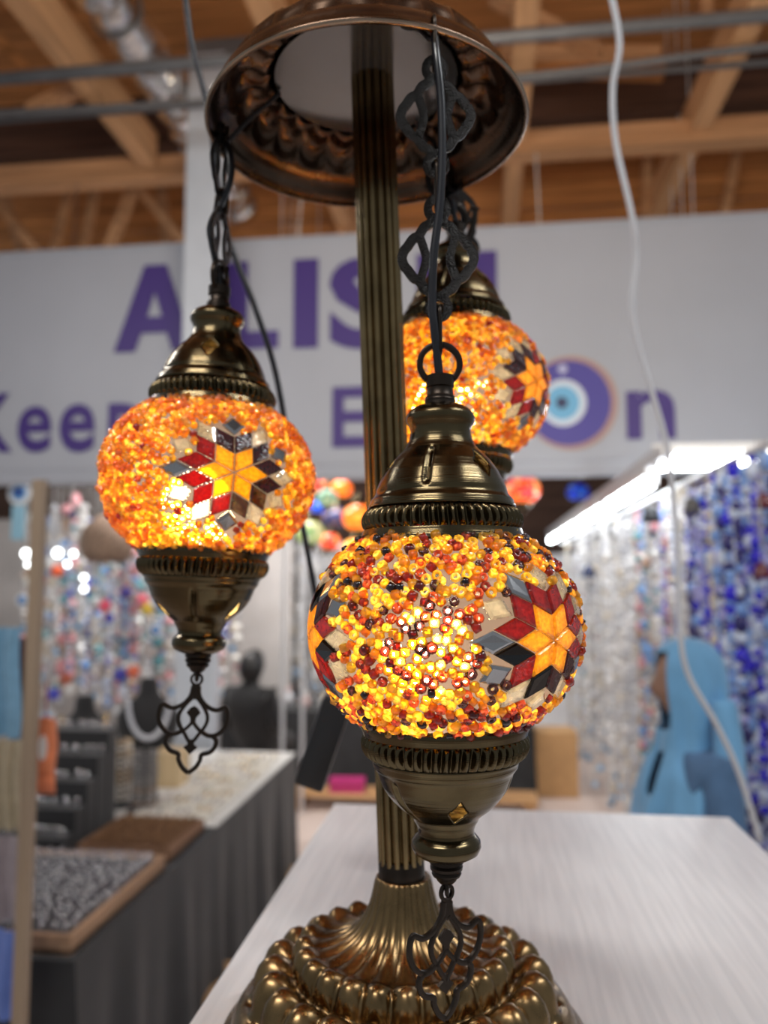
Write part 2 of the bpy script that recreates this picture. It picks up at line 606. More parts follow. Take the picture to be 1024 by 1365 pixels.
NX, NZ = 90, 24
X0, X1, HB = -4.6, 2.9, zt - zb
vs, fs = [], []
for s in (0, 1):
    for i in range(NX + 1):
        for j in range(NZ + 1):
            x, z = X0 + (X1 - X0) * i / NX, HB * j / NZ
            vs.append((x, wave(x, z) + 0.002 * s, z))
K = (NX + 1) * (NZ + 1)
for i in range(NX):
    for j in range(NZ):
        a = i * (NZ + 1) + j
        fs.append((a, a + NZ + 1, a + NZ + 2, a + 1))
        fs.append((K + a, K + a + 1, K + a + NZ + 2, K + a + NZ + 1))
MB().add(vs, fs).build('vinyl_sheet', BANNER, banner, smooth=True)
hem = MB()
hem.tube([(x, wave(x, 0.0), 0.0) for x in np.linspace(X0, X1, 60)], 0.02, 8)
hem.build('bottom_hem', BANNER, banner, smooth=True)
for zz in (0.085, HB - 0.03):
    mb = MB()
    mb.tube([(x, wave(x, zz) - 0.003, zz) for x in np.linspace(X0, X1, 60)], 0.005, 6)
    mb.build('seam', BANNER, banner, smooth=True)


for x in (-3.6, -1.2, .4, 2.2):
    mb = MB()
    mb.tube([(x, wave(x, HB) , HB - .02), (x, .2, ZC - .05 - zb)], .006, 6)
    mb.build('tie_rope', mat('rope', (.6, .58, .55), .8), banner)


def bxz(px, py):
    p = at_y(px, py, YB)
    return p.x, p.z - zb


def letter(ch, x0, y0, x1, y1, fat=0.0, m=None):
    """one printed character whose box on the cloth covers these frame pixels"""
    cu = bpy.data.curves.new('letter', 'FONT')
    cu.body = ch
    cu.offset = fat
    cu.resolution_u = 4
    tmp = bpy.data.objects.new('letter_tmp', cu)
    COL.objects.link(tmp)
    dg = bpy.context.evaluated_depsgraph_get()
    me = bpy.data.meshes.new_from_object(tmp.evaluated_get(dg))
    bpy.data.objects.remove(tmp)
    V = [v.co.copy() for v in me.vertices]
    F = [tuple(p.vertices) for p in me.polygons]
    bpy.data.meshes.remove(me)
    ax, bx_ = min(v.x for v in V), max(v.x for v in V)
    ay, by_ = min(v.y for v in V), max(v.y for v in V)
    (xa, za), (xb, zb_) = bxz(x0, y1), bxz(x1, y0)
    vv = []
    for v in V:
        x = xa + (xb - xa) * (v.x - ax) / (bx_ - ax)
        z = za + (zb_ - za) * (v.y - ay) / (by_ - ay)
        vv.append((x, wave(x, z) - 0.008, z))
    return MB().add(vv, F).build('letter', m or INK, banner, fix=False)


def block_letter(polys, x0, y0, x1, y1):
    (xa, za), (xb, zb_) = bxz(x0, y1), bxz(x1, y0)
    mb_ = MB()
    for poly in polys:
        q_ = []
        for u_, v_ in poly:
            x, z = xa + (xb - xa) * u_, za + (zb_ - za) * v_
            q_.append((x, wave(x, z) - .008, z))
        mb_.add(q_, [tuple(range(len(q_)))])
    return mb_.build('letter', INK, banner)


block_letter([[(0, 0), (.27, 0), (.345, .21), (.41, .40), (.5, .68), (.5, 1), (.36, 1)], [(1, 0), (.73, 0), (.655, .21), (.59, .40), (.5, .68), (.5, 1), (.64, 1)], [(.345, .21), (.655, .21), (.59, .40), (.41, .40)]], 152, 351, 262, 471)
block_letter([[(0, 0), (.42, 0), (.42, 1), (0, 1)], [(.42, 0), (1, 0), (1, .2), (.42, .2)]], 300, 347, 373, 467)
block_letter([[(0, 0), (1, 0), (1, 1), (0, 1)]], 391, 345, 425, 465)
letter('S', 439, 341, 527, 467, 0.04)
block_letter([[(0, 0), (.29, 0), (.29, 1), (0, 1)], [(.71, 0), (1, 0), (1, 1), (.71, 1)], [(.29, .4), (.71, .4), (.71, .6), (.29, .6)]], 556, 334, 662, 458)
for ch, a, b, c, d in (('K', -36, 524, 20, 604), ('e', 23, 541, 71, 604), ('e', 79, 538, 129, 604), ('p', 143, 537, 192, 632),
                       ('a', 232, 535, 276, 601), ('n', 288, 534, 335, 599),
                       ('E', 443, 515, 491, 597), ('y', 500, 530, 548, 612), ('e', 556, 529, 604, 592), ('n', 836, 519, 899, 586)):
    letter(ch, a, b, c, d, 0.022)


def disc_on_banner(name, px, py, rpx, m, lift):
    cx, cz = bxz(px, py)
    r = bxz(px + rpx, py)[0] - cx
    vs = [(cx, wave(cx, cz) - lift - 0.008, cz)]
    for i in range(48):
        a = 2 * math.pi * i / 48
        x, z = cx + r * math.cos(a), cz + r * 1.04 * math.sin(a)
        vs.append((x, wave(x, z) - lift - 0.008, z))
    return MB().add(vs, [(0, 1 + i, 1 + (i + 1) % 48) for i in range(48)]).build(name, m, banner)


disc_on_banner('eye_rim', 761, 537, 63, mat('eye_rim_ink', s2l((176, 140, 130)), 0.5), 0.0)
disc_on_banner('eye_ring', 758, 537, 57, mat('eye_violet_ink', s2l((72, 62, 150)), 0.5), 0.001)
disc_on_banner('eye_white', 751, 537, 31, mat('eye_white_ink', s2l((215, 225, 235)), 0.5), 0.002)
disc_on_banner('eye_blue', 750, 537, 23, mat('eye_blue_ink', s2l((110, 180, 220)), 0.5), 0.003)
disc_on_banner('eye_pupil', 749, 537, 8, mat('eye_pupil_ink', s2l((40, 50, 90)), 0.5), 0.004)
disc_on_banner('eye_hole', 750, 492, 6, mat('eye_hole_ink', s2l((190, 190, 220)), 0.5), 0.002)

# ---------------------------------------------------------------- white counter the lamp stands on
ZT = CAM.z - 0.298
m, nt, p = new_mat('white_laminate')
p.inputs['Roughness'].default_value = 0.32
tc = nt.nodes.new('ShaderNodeTexCoord')
mp = nt.nodes.new('ShaderNodeMapping')
mp.inputs['Scale'].default_value = (160, 7, 7)
mp.inputs['Rotation'].default_value = (0, 0, math.radians(9))
nz = nt.nodes.new('ShaderNodeTexNoise')
nz.inputs['Scale'].default_value = 1.2
nz.inputs['Detail'].default_value = 4
cr = nt.nodes.new('ShaderNodeValToRGB')
cr.color_ramp.elements[0].position, cr.color_ramp.elements[1].position = 0.38, 0.60
cr.color_ramp.elements[0].color = (0.71, 0.705, 0.72, 1)
cr.color_ramp.elements[1].color = (0.80, 0.79, 0.80, 1)
bp = nt.nodes.new('ShaderNodeBump')
bp.inputs['Strength'].default_value = 0.12
bp.inputs['Distance'].default_value = 0.001
nt.links.new(tc.outputs['Object'], mp.inputs['Vector'])
nt.links.new(mp.outputs[0], nz.inputs['Vector'])
nt.links.new(nz.outputs['Fac'], cr.inputs['Fac'])
nt.links.new(cr.outputs[0], p.inputs['Base Color'])
nt.links.new(nz.outputs['Fac'], bp.inputs['Height'])
nt.links.new(bp.outputs['Normal'], p.inputs['Normal'])
LAMINATE = m
ca, cb = at_z(440, 1077, ZT), at_z(965, 1082, ZT)
cl = at_z(255, 1365, ZT)
xl, xr, yb = (ca.x + cl.x) / 2, cb.x, (ca.y + cb.y) / 2
yn = 0.16
t = empty('display_counter', ((xl + xr) / 2, (yb + yn) / 2, 0), label='white wood-grain laminate counter under the mosaic lamp', cat='counter')
W, Dp = xr - xl, yb - yn
MB().cbox((0, 0, ZT - 0.0125), (W, Dp, 0.025), 0.0025).build('worktop', LAMINATE, t)
for sx in (-1, 1):
    MB().cbox((sx * (W / 2 - 0.03), 0, (ZT - 0.025) / 2 + 0.03), (0.02, Dp - 0.05, ZT - 0.085), 0.002).build('side_panel', LAMINATE, t)
MB().cbox((0, Dp / 2 - 0.035, (ZT - 0.025) / 2 + 0.03), (W - 0.082, 0.018, ZT - 0.085), 0.002).build('back_panel', LAMINATE, t)
MB().cbox((0, 0, 0.015), (W - 0.08, Dp - 0.1, 0.03), 0.002).build('plinth', LAMINATE, t)

# ---------------------------------------------------------------- lamp stand
D0 = 0.54
BR = 0.0128
lamp = empty('table_lamp_stand', ahead(BR, D0, ZT), YAW, label='antique brass lamp stand with lobed base, fluted pole and dish canopy', cat='lamp')
ZR = CAM.z - ZT                                  # lamp-local z of the camera level
# base: z measured from camera level
BP = [(.0120, -.1945, 0), (.0172, -.194, 0), (.0180, -.1945, .3), (.0187, -.197, 1), (.0197, -.202, 1), (.0212, -.208, 1), (.0235, -.215, 1), (.0270, -.2215, 1),
      (.0320, -.2275, 1), (.0385, -.2320, 1), (.0460, -.2350, 1), (.0530, -.2362, .8), (.0570, -.2362, .4),
      (.0590, -.2352, 2.3), (.0618, -.2335, 2.8), (.0655, -.2338, 3), (.0690, -.2365, 3), (.0714, -.2412, 3), (.0722, -.2465, 2.7), (.0712, -.2508, 2.1),
      (.0722, -.2528, 4.0), (.0750, -.2508, 4.5), (.0790, -.2470, 5), (.0845, -.2462, 5), (.0895, -.2485, 5), (.0935, -.2530, 5), (.0960, -.2590, 5), (.0972, -.2650, 4.6), (.0990, -.2690, 4.1),
      (.1020, -.2695, 0), (.1060, -.2715, 0), (.1092, -.2760, 0), (.1112, -.2815, 0), (.1120, -.2865, 0), (.1150, -.2872, 0), (.1178, -.2890, 0), (.1185, -.2925, 0), (.1180, -.298, 0)]
NL = 24


def base_fn(prof):
    def fn(i, r, z, a):
        k = prof[i][2]
        c = abs(math.cos(NL * a / 2)) ** 0.75                     # rounded lobes with sharp valleys
        if k <= 0:
            return r, z
        if k <= 1:                                                # flutes of the flared neck
            w = 0.0006 + 0.0016 * max(0, min(1, (r - .018) / .03))
            return r + k * w * (c - 0.6), z + k * w * 0.9 * (c - 0.6)
        if k <= 3:
            q = (k - 2)
            return r + (0.0016 + .0034 * q) * (c - 0.75), z + (0.0014 + .0034 * q) * (c - 0.75)
        q = (k - 4)
        return r + (.0022 + .0048 * q) * (c - 0.75), z + (.0024 + .0064 * q) * (c - 0.8)
    return fn


mb = MB()
prof = [(r, z + ZR) for r, z, k in BP]
mb.lathe(prof, NL * 14, base_fn(BP))
mb.build('base', BRASS_BASE, lamp, smooth=True)
# pole, leaning a little to the left at its top
pb = Vector((0.0119 - BR, 0, ZR - .197))
pt = Vector((-0.0085 - BR, 0, ZR + .3605))
pd = (pt - pb)
PM = Matrix.Translation(pb) @ pd.to_track_quat('Z', 'Y').to_matrix().to_4x4()
NF = 16
pole = MB().lathe([(.0150, z) for z in np.linspace(0.012, pd.length, 14)], NF * 14,
                  lambda i, r, z, a: (r - 0.0030 * math.exp(-(((NF * a / (2 * math.pi) + .5) % 1 - .5) / .17) ** 2) + .0005 * abs(math.sin(NF * a / 2)), z), m=PM).build('pole', BRASS_POLE, lamp, smooth=True)
MB().lathe([(.001, .0), (.0152, .0), (.0155, .003), (.0152, .0125), (.0145, .014), (.001, .014)], 48, m=PM).build('pole_collar', DARK, pole, smooth=40)
# canopy dish seen from below
CR = Vector((-0.0121 - BR, 0, ZR + .321))
CMX = Matrix.Translation(CR) @ Matrix.Rotation(math.radians(-1.2), 4, 'Y')
CPROF = [(.1105, .0005, 0), (.1118, -.0012, 0), (.1136, -.0005, 0), (.1142, .0015, 0), (.1130, .0032, 0), (.1112, .0040, 0), (.1095, .0095, 0), (.1068, .0150, 0), (.1030, .0185, 0), (.1000, .0200, 0),
         (.0990, .0215, 4.2), (.0980, .0260, 4.6), (.0955, .0325, 5), (.0905, .0375, 5), (.0850, .0395, 5), (.0790, .0392, 5), (.0745, .0378, 4.6), (.0715, .0372, 4.2),
         (.0700, .0385, 2.0), (.0708, .0420, 2.6), (.0700, .0470, 3), (.0675, .0510, 3), (.0640, .0530, 3), (.0600, .0528, 2.4), (.0560, .0525, .5), (.0440, .0545, 1), (.0330, .0610, 1), (.0240, .0720, 1), (.0190, .0860, 1), (.0175, .095, 0), (.002, .096, 0)]


def can_fn(i, r, z, a):
    f = base_fn(CPROF)
    r2, z2 = f(i, r, -z, a)
    return r2, -z2


can = MB().lathe([(r, z) for r, z, k in CPROF], NL * 14, can_fn, m=CMX).build('canopy', BRASS_IN, lamp, smooth=True)
sm = can.modifiers.new('sheet', 'SOLIDIFY')
sm.thickness = 0.0012
MB().lathe([(.1128 + .0016 * math.cos(a), .0006 + .0016 * math.sin(a)) for a in np.linspace(0, 2 * math.pi, 9)], 96, m=CMX).build('rolled_rim', brass_mat('rim_brass', (.42, .34, .26), .22, False, .2), can, smooth=True)
MB().lathe([(.008, .0385), (.0655, .0385), (.0658, .0395), (.0655, .0405), (.008, .0405), (.008, .0385)], 72, m=CMX).build('inner_plate', PLATE, can, smooth=30)
# wires under the canopy from the middle out to the three hooks
for a0, rr in ((-97.3, .104), (22.7, .102), (142.7, .104)):
    th = math.radians(a0)
    d = Vector((math.sin(th), -math.cos(th), 0))
    pts = smooth_path([CMX @ (d * .064 + Vector((0, 0, .037))), CMX @ (d * .072 + Vector((0, 0, .030))), CMX @ (d * .088 + Vector((0, 0, .018))), CMX @ (d * rr + Vector((0, 0, .002)))], 5)
    mb = MB()
    mb.tube(pts, .0017, 8)
    mb.build('canopy_wire', CORD, can, smooth=True)

# ---------------------------------------------------------------- the three mosaic pendants
DF = 0.437
Z838 = DF * math.tan(PITCH + math.atan((682.5 - 838) / FPX))


def pz(y):                                     # frame row -> height over globe centre, on the front pendant
    return DF * math.tan(PITCH + math.atan((682.5 - y) / FPX)) - Z838


def pr(y, hw):
    z = DF * math.tan(PITCH + math.atan((682.5 - y) / FPX))
    return hw * (DF * CP + z * SP) / FPX


def prof_px(lst):
    return [(pr(y, h), pz(y)) for y, h in lst]


def densify(prof, step):
    out = []
    for (r0, z0), (r1, z1) in zip(prof[:-1], prof[1:]):
        n = max(1, int(math.hypot(r1 - r0, z1 - z0) / step))
        for k in range(n):
            t = k / n
            out.append((r0 + (r1 - r0) * t, z0 + (z1 - z0) * t))
    out.append(prof[-1])
    return out


TOPCAP_RIM = prof_px([(716, 104), (723, 110), (724, 111), (721, 110.5), (716, 108.5), (711, 106.5), (707, 105)])
TOPCAP_BAND = (707, 105, 678, 99.5)
TOPCAP = prof_px([(678, 98), (675, 97.5), (672, 95.5), (668.5, 95), (666, 93), (663, 90), (660, 88), (652, 86), (644, 82.5), (630, 75.5), (617, 66.5), (607, 57), (600, 49.5), (598, 48.5),
                  (596, 46.5), (588, 42.5), (580, 40.5), (574, 40.2), (569, 42), (564, 45.2), (559, 46.2), (553, 44.5), (547, 39), (543, 32), (540.5, 25), (539, 20)])
COLLAR = prof_px([(541, 21), (538, 21), (536, 20.2), (534, 20.8), (532, 19.8), (530, 20), (527, 17.4), (518, 17.2), (516.5, 18.8), (502, 18.8), (500.5, 16), (500, 1)])
CUP_RIM = prof_px([(956, 104), (957, 110), (961, 112.5), (967, 112), (972, 110), (976, 109)])
CUP_BAND = (976, 109.5, 1008, 104)
CUP = prof_px([(1008, 101), (1011, 98), (1014, 97), (1019, 96), (1023, 93), (1026, 90.5), (1033, 88.5), (1045, 84), (1055, 78), (1064, 71), (1074, 61), (1081, 52), (1086, 46), (1089, 44),
               (1092, 43), (1098, 39.5), (1104, 37.5), (1110, 37.5), (1113, 41), (1119, 45.5), (1127, 46.5), (1135, 43), (1140, 35), (1143.5, 26), (1145, 20)])
FINIAL = prof_px([(1143, 22.5), (1149, 22.8), (1151.5, 20), (1154, 22), (1158, 21.5), (1160.5, 18.3), (1163.5, 20), (1167, 18.3), (1169.5, 14.5), (1173, 13), (1177, 9), (1179, 1)])
GA, GB = 0.0722, 0.0608                        # half-axes of the glass


def ell(n):
    return Vector((n.x * GA, n.y * GA, n.z * GB))


def ell_n(p):
    return Vector((p.x / GA ** 2, p.y / GA ** 2, p.z / GB ** 2)).normalized()


def azdir(az, el=0.0):                         # azimuth from the camera side, positive to the right
    return Vector((math.sin(az) * math.cos(el), -math.cos(az) * math.cos(el), math.sin(el)))


S_T = 0.0137                                   # tile side
U6 = [Vector((math.cos(math.radians(60 * k + 30)), math.sin(math.radians(60 * k + 30)))) for k in range(6)]


def star_tiles():
    out = []
    for k in range(6):
        a, b = U6[k], U6[(k + 1) % 6]
        z = Vector((0, 0))
        out.append(('amber', [z, a, a + b, b]))
        out.append(('red', [a, a + a, a + a + b, a + b]))
        out.append(('red', [b, a + b, a + b + b, b + b]))
        tip = a + b
        out.append(('clear', [tip, tip + a, tip + a + b, tip + b]))
        d = a.normalized()
        s1, s2 = (U6[(k + 1) % 6] + d * .6).normalized(), (U6[(k - 1) % 6] + d * .6).normalized()
        m0 = a + a
        out.append(('clear', [m0 + d * .06, m0 + s2 * .92, m0 + (s1 + s2) * .86, m0 + s1 * .92]))
    return out


STAR = star_tiles()


def star_map(c_az, q):
    """tangent coords (metres, right/up) round a star centre -> point on the unit sphere"""
    c = azdir(c_az, -0.04)
    e = Vector((math.cos(c_az), math.sin(c_az), 0))
    n = c.cross(e) * -1
    n = e.cross(c) * -1 if n.z < 0 else n
    L = q.length / GA
    if L < 1e-9:
        return c
    d = (e * q.x + n * q.y) / q.length
    return (c * math.cos(L) + d * math.sin(L)).normalized()


def in_poly(p, poly):
    s = None
    for i in range(len(poly)):
        a, b = poly[i], poly[(i + 1) % len(poly)]
        cr_ = (b.x - a.x) * (p.y - a.y) - (b.y - a.y) * (p.x - a.x)
        if s is None:
            s = cr_ > 0
        elif (cr_ > 0) != s:
            return False
    return True


def bead_mesh(name, prof, m, seg=8):
    mb = MB()
    mb.lathe(prof, seg)
    me = bpy.data.meshes.new(name)
    me.from_pydata(mb.v, [], mb.f)
    me.materials.append(m)
    me.shade_smooth()
    return me


RING_P = [(.0010, -.0006), (.0015, .0016), (.0025, .0009), (.0026, -.0012)]
BARREL_P = [(.0010, -.0019), (.0023, -.0015), (.0023, .0015), (.0010, .0019)]
BEADS = {}
for i, mm in enumerate(AMBERS + REDS + INKS):
    BEADS[i] = (bead_mesh('bead', RING_P, mm), bead_mesh('barrel_bead', BARREL_P, mm))


def spread_points(seed, pitch, zlim):
    """even cover of the ellipsoid at this pitch, every point nudged off the lattice"""
    rnd = random.Random(seed)
    area = 4 * math.pi * (((GA * GA) ** 1.6 + 2 * (GA * GB) ** 1.6) / 3) ** (1 / 1.6)
    n_ = int(area / (.866 * pitch * pitch))
    out = []
    for i in range(n_):
        z = 1 - 2 * (i + .5) / n_
        a = i * 2.399963 + seed
        s_ = math.sqrt(1 - z * z)
        j_ = .15 * pitch / GA
        n = Vector((s_ * math.cos(a) + rnd.gauss(0, j_), s_ * math.sin(a) + rnd.gauss(0, j_), z + rnd.gauss(0, j_))).normalized()
        p = ell(n)
        if abs(p.z) <= zlim and rnd.random() < .97:
            out.append((n, p))
    return out


def ribbed_band(spec, n_ribs, parent):
    y0, h0, y1, h1 = spec
    (r0, z0), (r1, z1) = prof_px([(y0, h0), (y1, h1)])
    K = 10
    mb = MB()
    pr_ = [(r0 + (r1 - r0) * k / K, z0 + (z1 - z0) * k / K) for k in range(K + 1)]

    def fn(i, r, z, a):
        t = i / K
        env = max(0.0, math.sin(math.pi * t)) ** 0.5
        w = (.5 + .5 * math.cos(n_ribs * a + 1.5 * (t - .5))) ** 0.75
        return r - 0.0020 + env * (0.0042 * w), z
    mb.lathe(pr_, n_ribs * 10, fn)
    return mb.build('ribbed_band', BRASS, parent, smooth=True)


def sheet_shell(prof, zone, groove_az, hole_az, hole_z, hole_h, hole_w, name, parent):
    """turned cap: pressed upright grooves and stepped diamond piercings"""
    pf = densify(prof, 0.0010)
    n = 300

    def fn(i, r, z, a):
        if zone[0] < z < zone[1]:
            for g in groove_az:
                ga = g - math.pi / 2
                d = (a - ga + math.pi) % (2 * math.pi) - math.pi
                x = d * r / 0.0016
                e = min(1.0, (z - zone[0]) / .003, (zone[1] - z) / .003)
                if abs(x) < 3:
                    r -= 0.0028 * e * math.exp(-x * x)
        return r, z

    def skip(i, a):
        r = (pf[i][0] + pf[i + 1][0]) / 2
        z = (pf[i][1] + pf[i + 1][1]) / 2
        for h in hole_az:
            d = (a - (h - math.pi / 2) + math.pi) % (2 * math.pi) - math.pi
            if abs(d * r) / hole_w + abs(z - hole_z) / hole_h < 1:
                return True
        return False
    o = MB().lathe(pf, n, fn, skip=skip).build(name, BRASS, parent, smooth=50)
    s = o.modifiers.new('sheet', 'SOLIDIFY')
    s.thickness = 0.0009
    s.offset = -1
    return o


def ornament(parent, top, rot):
    """flat cast filigree drop; drawing units of 6.7e-5 m, y down from the ring"""
    k = 6.7e-5 * 1.0
    M = Matrix.Translation(top) @ Matrix.Rotation(rot, 4, 'Z') @ Matrix.Rotation(math.radians(2), 4, 'Y')
    T = 0.0019

    def C(pts):
        return [((x) * k, (95 - y) * k) for x, y in pts]

    def S(pts, sub=5):
        return [(p.x, p.y) for p in smooth_path([Vector((a, b, 0)) for a, b in C(pts)], sub)]
    mb = MB()
    mb.ribbon(C([(55 * math.cos(a), 128 + 58 * math.sin(a)) for a in [i * math.pi / 10 for i in range(20)]]), 26 * k, T, M, closed=True)
    mb.plate(C([(-42, 172), (42, 172), (46, 300), (0, 340), (-46, 300)]), T, M)
    for s in (-1, 1):
        wing = S([(s * 30, 200), (s * 42, 290), (s * 95, 370), (s * 165, 418), (s * 235, 432), (s * 318, 398), (s * 348, 470), (s * 342, 560), (s * 300, 640), (s * 232, 690), (s * 160, 692), (s * 95, 655)])
        mb.ribbon(wing, 42 * k, T, M)
        mb.ribbon(S([(s * 15, 310), (s * 75, 375), (s * 135, 470), (s * 146, 545), (s * 118, 620), (s * 75, 680), (s * 40, 735), (0, 790)]), 36 * k, T, M)
        mb.ribbon(S([(0, 560), (s * 40, 610), (s * 92, 660)]), 34 * k, T, M)
        mb.ribbon(S([(s * 205, 690), (s * 250, 735), (s * 246, 805), (s * 200, 862), (s * 118, 892), (s * 108, 950), (s * 62, 1028), (0, 1078)]), 42 * k, T, M)
    mb.plate(C([(-72, 470), (-40, 425), (0, 400), (40, 425), (72, 470), (30, 520), (24, 590), (-24, 590), (-30, 520)]), T, M)
    mb.plate(C([(-24, 740), (24, 740), (32, 790), (72, 822), (36, 856), (0, 892), (-36, 856), (-72, 822), (-32, 790)]), T, M)
    o = mb.build('filigree_drop', DARK, parent, smooth=35)
    return o


def filigree_link(parent, centre, rot, scale=1.0, lean=0.0):
    k = 0.000433 * scale
    M = Matrix.Translation(centre) @ Matrix.Rotation(rot, 4, 'Z') @ Matrix.Rotation(lean, 4, 'Y')
    T = 0.0018

    def S(pts):
        return [(p.x * k, p.y * k) for p in smooth_path([Vector((a, b, 0)) for a, b in pts], 5)]
    mb = MB()
    for s in (-1, 1):
        mb.ribbon([(k * 12 * math.cos(a), k * (s * 64 + 13 * math.sin(a))) for a in [i * math.pi / 9 for i in range(18)]], 10.5 * k, T, M, closed=True)
        mb.ribbon(S([(0, 53), (s * 12, 43), (s * 17, 40), (s * 24, 29), (s * 31, 25), (s * 38, 15), (s * 42, 10), (s * 45, 0), (s * 42, -10), (s * 38, -15), (s * 31, -25), (s * 24, -29), (s * 17, -40), (s * 12, -43), (0, -53)]), 12 * k, T, M)
        mb.ribbon(S([(s * 23, 29), (s * 18, 14), (s * 15, 0), (s * 18, -14), (s * 23, -29)]), 10.5 * k, T, M)
    return mb.build('filigree_link', CHAIN, parent, smooth=35)


def oval_link(parent, centre, h, w, r, rot, lean=0.0):
    M = Matrix.Translation(centre) @ Matrix.Rotation(rot, 4, 'Z') @ Matrix.Rotation(lean, 4, 'Y')
    pts = []
    for i in range(24):
        a = 2 * math.pi * i / 24
        x, z = math.cos(a) * w / 2, math.sin(a) * w / 2
        z += (h - w) / 2 * (1 if math.sin(a) >= 0 else -1)
        pts.append(M @ Vector((x, 0, z)))
    mb = MB()
    mb.tube(pts, r, 8, closed=True)
    return mb.build('chain_link', DARK, parent, smooth=True)


def pendant(loc, tilt, star0, palette, seed, dmin, label, cap_az, cup_az, ring_rot, orn_rot, link_rot, hook, wire_side, hot):
    root = empty('mosaic_pendant_lamp', loc, 0, label=label, cat='lamp', group='hanging mosaic globe lamps of the brass stand')
    root.rotation_euler = (0, tilt, YAW)
    bpy.context.view_layer.update()
    MW = Matrix.LocRotScale(Vector(loc), root.rotation_euler.to_quaternion(), None)
    inv = MW.inverted()
    # glass
    K = 104
    zl = 0.0530
    gp = []
    for k in range(K + 1):
        t = -1 + 2 * k / K
        z = zl * t
        gp.append((GA * math.sqrt(1 - (z / GB) ** 2), z))
    globe = MB().lathe(gp, 360).build('glass_globe', [GROUT, CLEARG], root, smooth=True, fix=False)
    # tiles in three rosettes
    rnd = random.Random(seed)
    stars = [star0 + math.radians(120 * k) for k in range(3)]
    polys = []
    for sa in stars:
        for kind, q in STAR:
            cen = sum(q, Vector((0, 0))) / 4
            pq = [p * S_T for p in q]
            n_c = star_map(sa, cen * S_T)
            if abs(ell(n_c).z) > 0.0485:
                continue
            m_ = {'amber': T_AMBER, 'red': T_RED, 'clear': T_CLEAR}[kind]
            if kind == 'red':
                u = rnd.random()
                if palette == 'mixed':
                    m_ = T_RED if u < .68 else (T_BLACK if u < .86 else T_RED_DIM)
                else:
                    m_ = T_RED if u < .5 else T_RED_DIM
            if kind == 'clear' and rnd.random() < .3:
                m_ = T_MIRROR
            lay = []
            for f, h in ((0.935, 0.0002), (0.935, 0.0017), ((0.80 if kind != 'clear' else 0.64), 0.0024)):
                for p in q:
                    pn = star_map(sa, (cen + (p - cen) * f) * S_T)
                    pe = ell(pn)
                    lay.append(pe + ell_n(pe) * h)
            fs_ = [(3, 2, 1, 0), (8, 9, 10, 11)]
            for i in range(4):
                j = (i + 1) % 4
                fs_ += [(i, j, 4 + j, 4 + i), (4 + i, 4 + j, 8 + j, 8 + i)]
            MB().add(lay, fs_).build('tile', m_, globe)
            polys.append((sa, [cen * S_T + (p - cen) * S_T * 1.13 for p in q]))
    # seed beads
    pts = spread_points(seed, dmin, 0.0515)
    items = []
    for n, p in pts:
        hit = False
        for sa, poly in polys:
            c = azdir(sa, -0.04)
            dd = n.dot(c)
            if dd < 0.55:
                continue
            e = Vector((math.cos(sa), math.sin(sa), 0))
            u_ = (n - c * dd)
            nn = c.cross(e) * -1
            nn = nn if nn.z > 0 else nn * -1
            ang = math.acos(max(-1, min(1, dd)))
            q = Vector((u_.dot(e), u_.dot(nn)))
            if q.length > 1e-9:
                q = q.normalized() * ang * GA
            if in_poly(q, poly):
                hit = True
                break
        if hit:
            continue
        nr = ell_n(p)
        u = rnd.random()
        if palette == 'mixed':
            ci = rnd.choice((0, 1, 1, 2, 3)) if u < .62 else (4 if u < .78 else (5 if u < .88 else 6))
        else:
            ci = rnd.choice((0, 0, 1, 2, 2, 3)) if u < .97 else 4
        flat = rnd.random() < (.72 if palette == 'mixed' else .55)
        qn = nr.to_track_quat('Z', 'Y')
        if flat:
            rot = qn @ Quaternion((1, 0, 0), rnd.uniform(-.3, .3)) @ Quaternion((0, 1, 0), rnd.uniform(-.3, .3))
            off = .0012
        else:
            rot = qn @ Quaternion((0, 0, 1), rnd.uniform(0, 6.3)) @ Quaternion((1, 0, 0), math.pi / 2 + rnd.uniform(-.35, .35))
            off = .0020
        sc = rnd.uniform(.93, 1.14) if palette == 'mixed' else rnd.uniform(.86, 1.08)
        wp = MW @ p
        vis = (MW.to_3x3() @ nr).dot((CAM - wp).normalized())
        items.append((vis, ci, 0 if flat else 1, p + nr * off, rot, sc))
    items.sort(key=lambda it: -it[0])
    rest = MB()
    for i, (vis, ci, kind, p, rot, sc) in enumerate(items):
        me = BEADS[ci][kind]
        if i < 298:
            o = bpy.data.objects.new('bead', me)
            COL.objects.link(o)
            o.parent = globe
            o.location = p
            o.rotation_mode = 'QUATERNION'
            o.rotation_quaternion = rot
            o.scale = (sc, sc, sc)
        else:
            R = Matrix.LocRotScale(p, rot, Vector((sc, sc, sc)))
            rest.add([R @ v.co for v in me.vertices], [tuple(f.vertices) for f in me.polygons], ci)
    # glass stays clear under every bead and tile; grout fills the joints
    me = globe.data
    nf = len(me.polygons)
    fc = np.empty(nf * 3)
    me.polygons.foreach_get('center', fc)
    fc = fc.reshape(-1, 3)
    clear = np.zeros(nf, bool)
    bc = np.array([it[3] for it in items])
    for i0 in range(0, nf, 2000):
        c_ = fc[i0:i0 + 2000]
        d2 = ((c_[:, None, :] - bc[None, :, :]) ** 2).sum(2).min(1)
        clear[i0:i0 + 2000] = d2 < 0.0023 ** 2
    un = fc / np.array([GA, GA, GB])
    un /= np.linalg.norm(un, axis=1)[:, None]
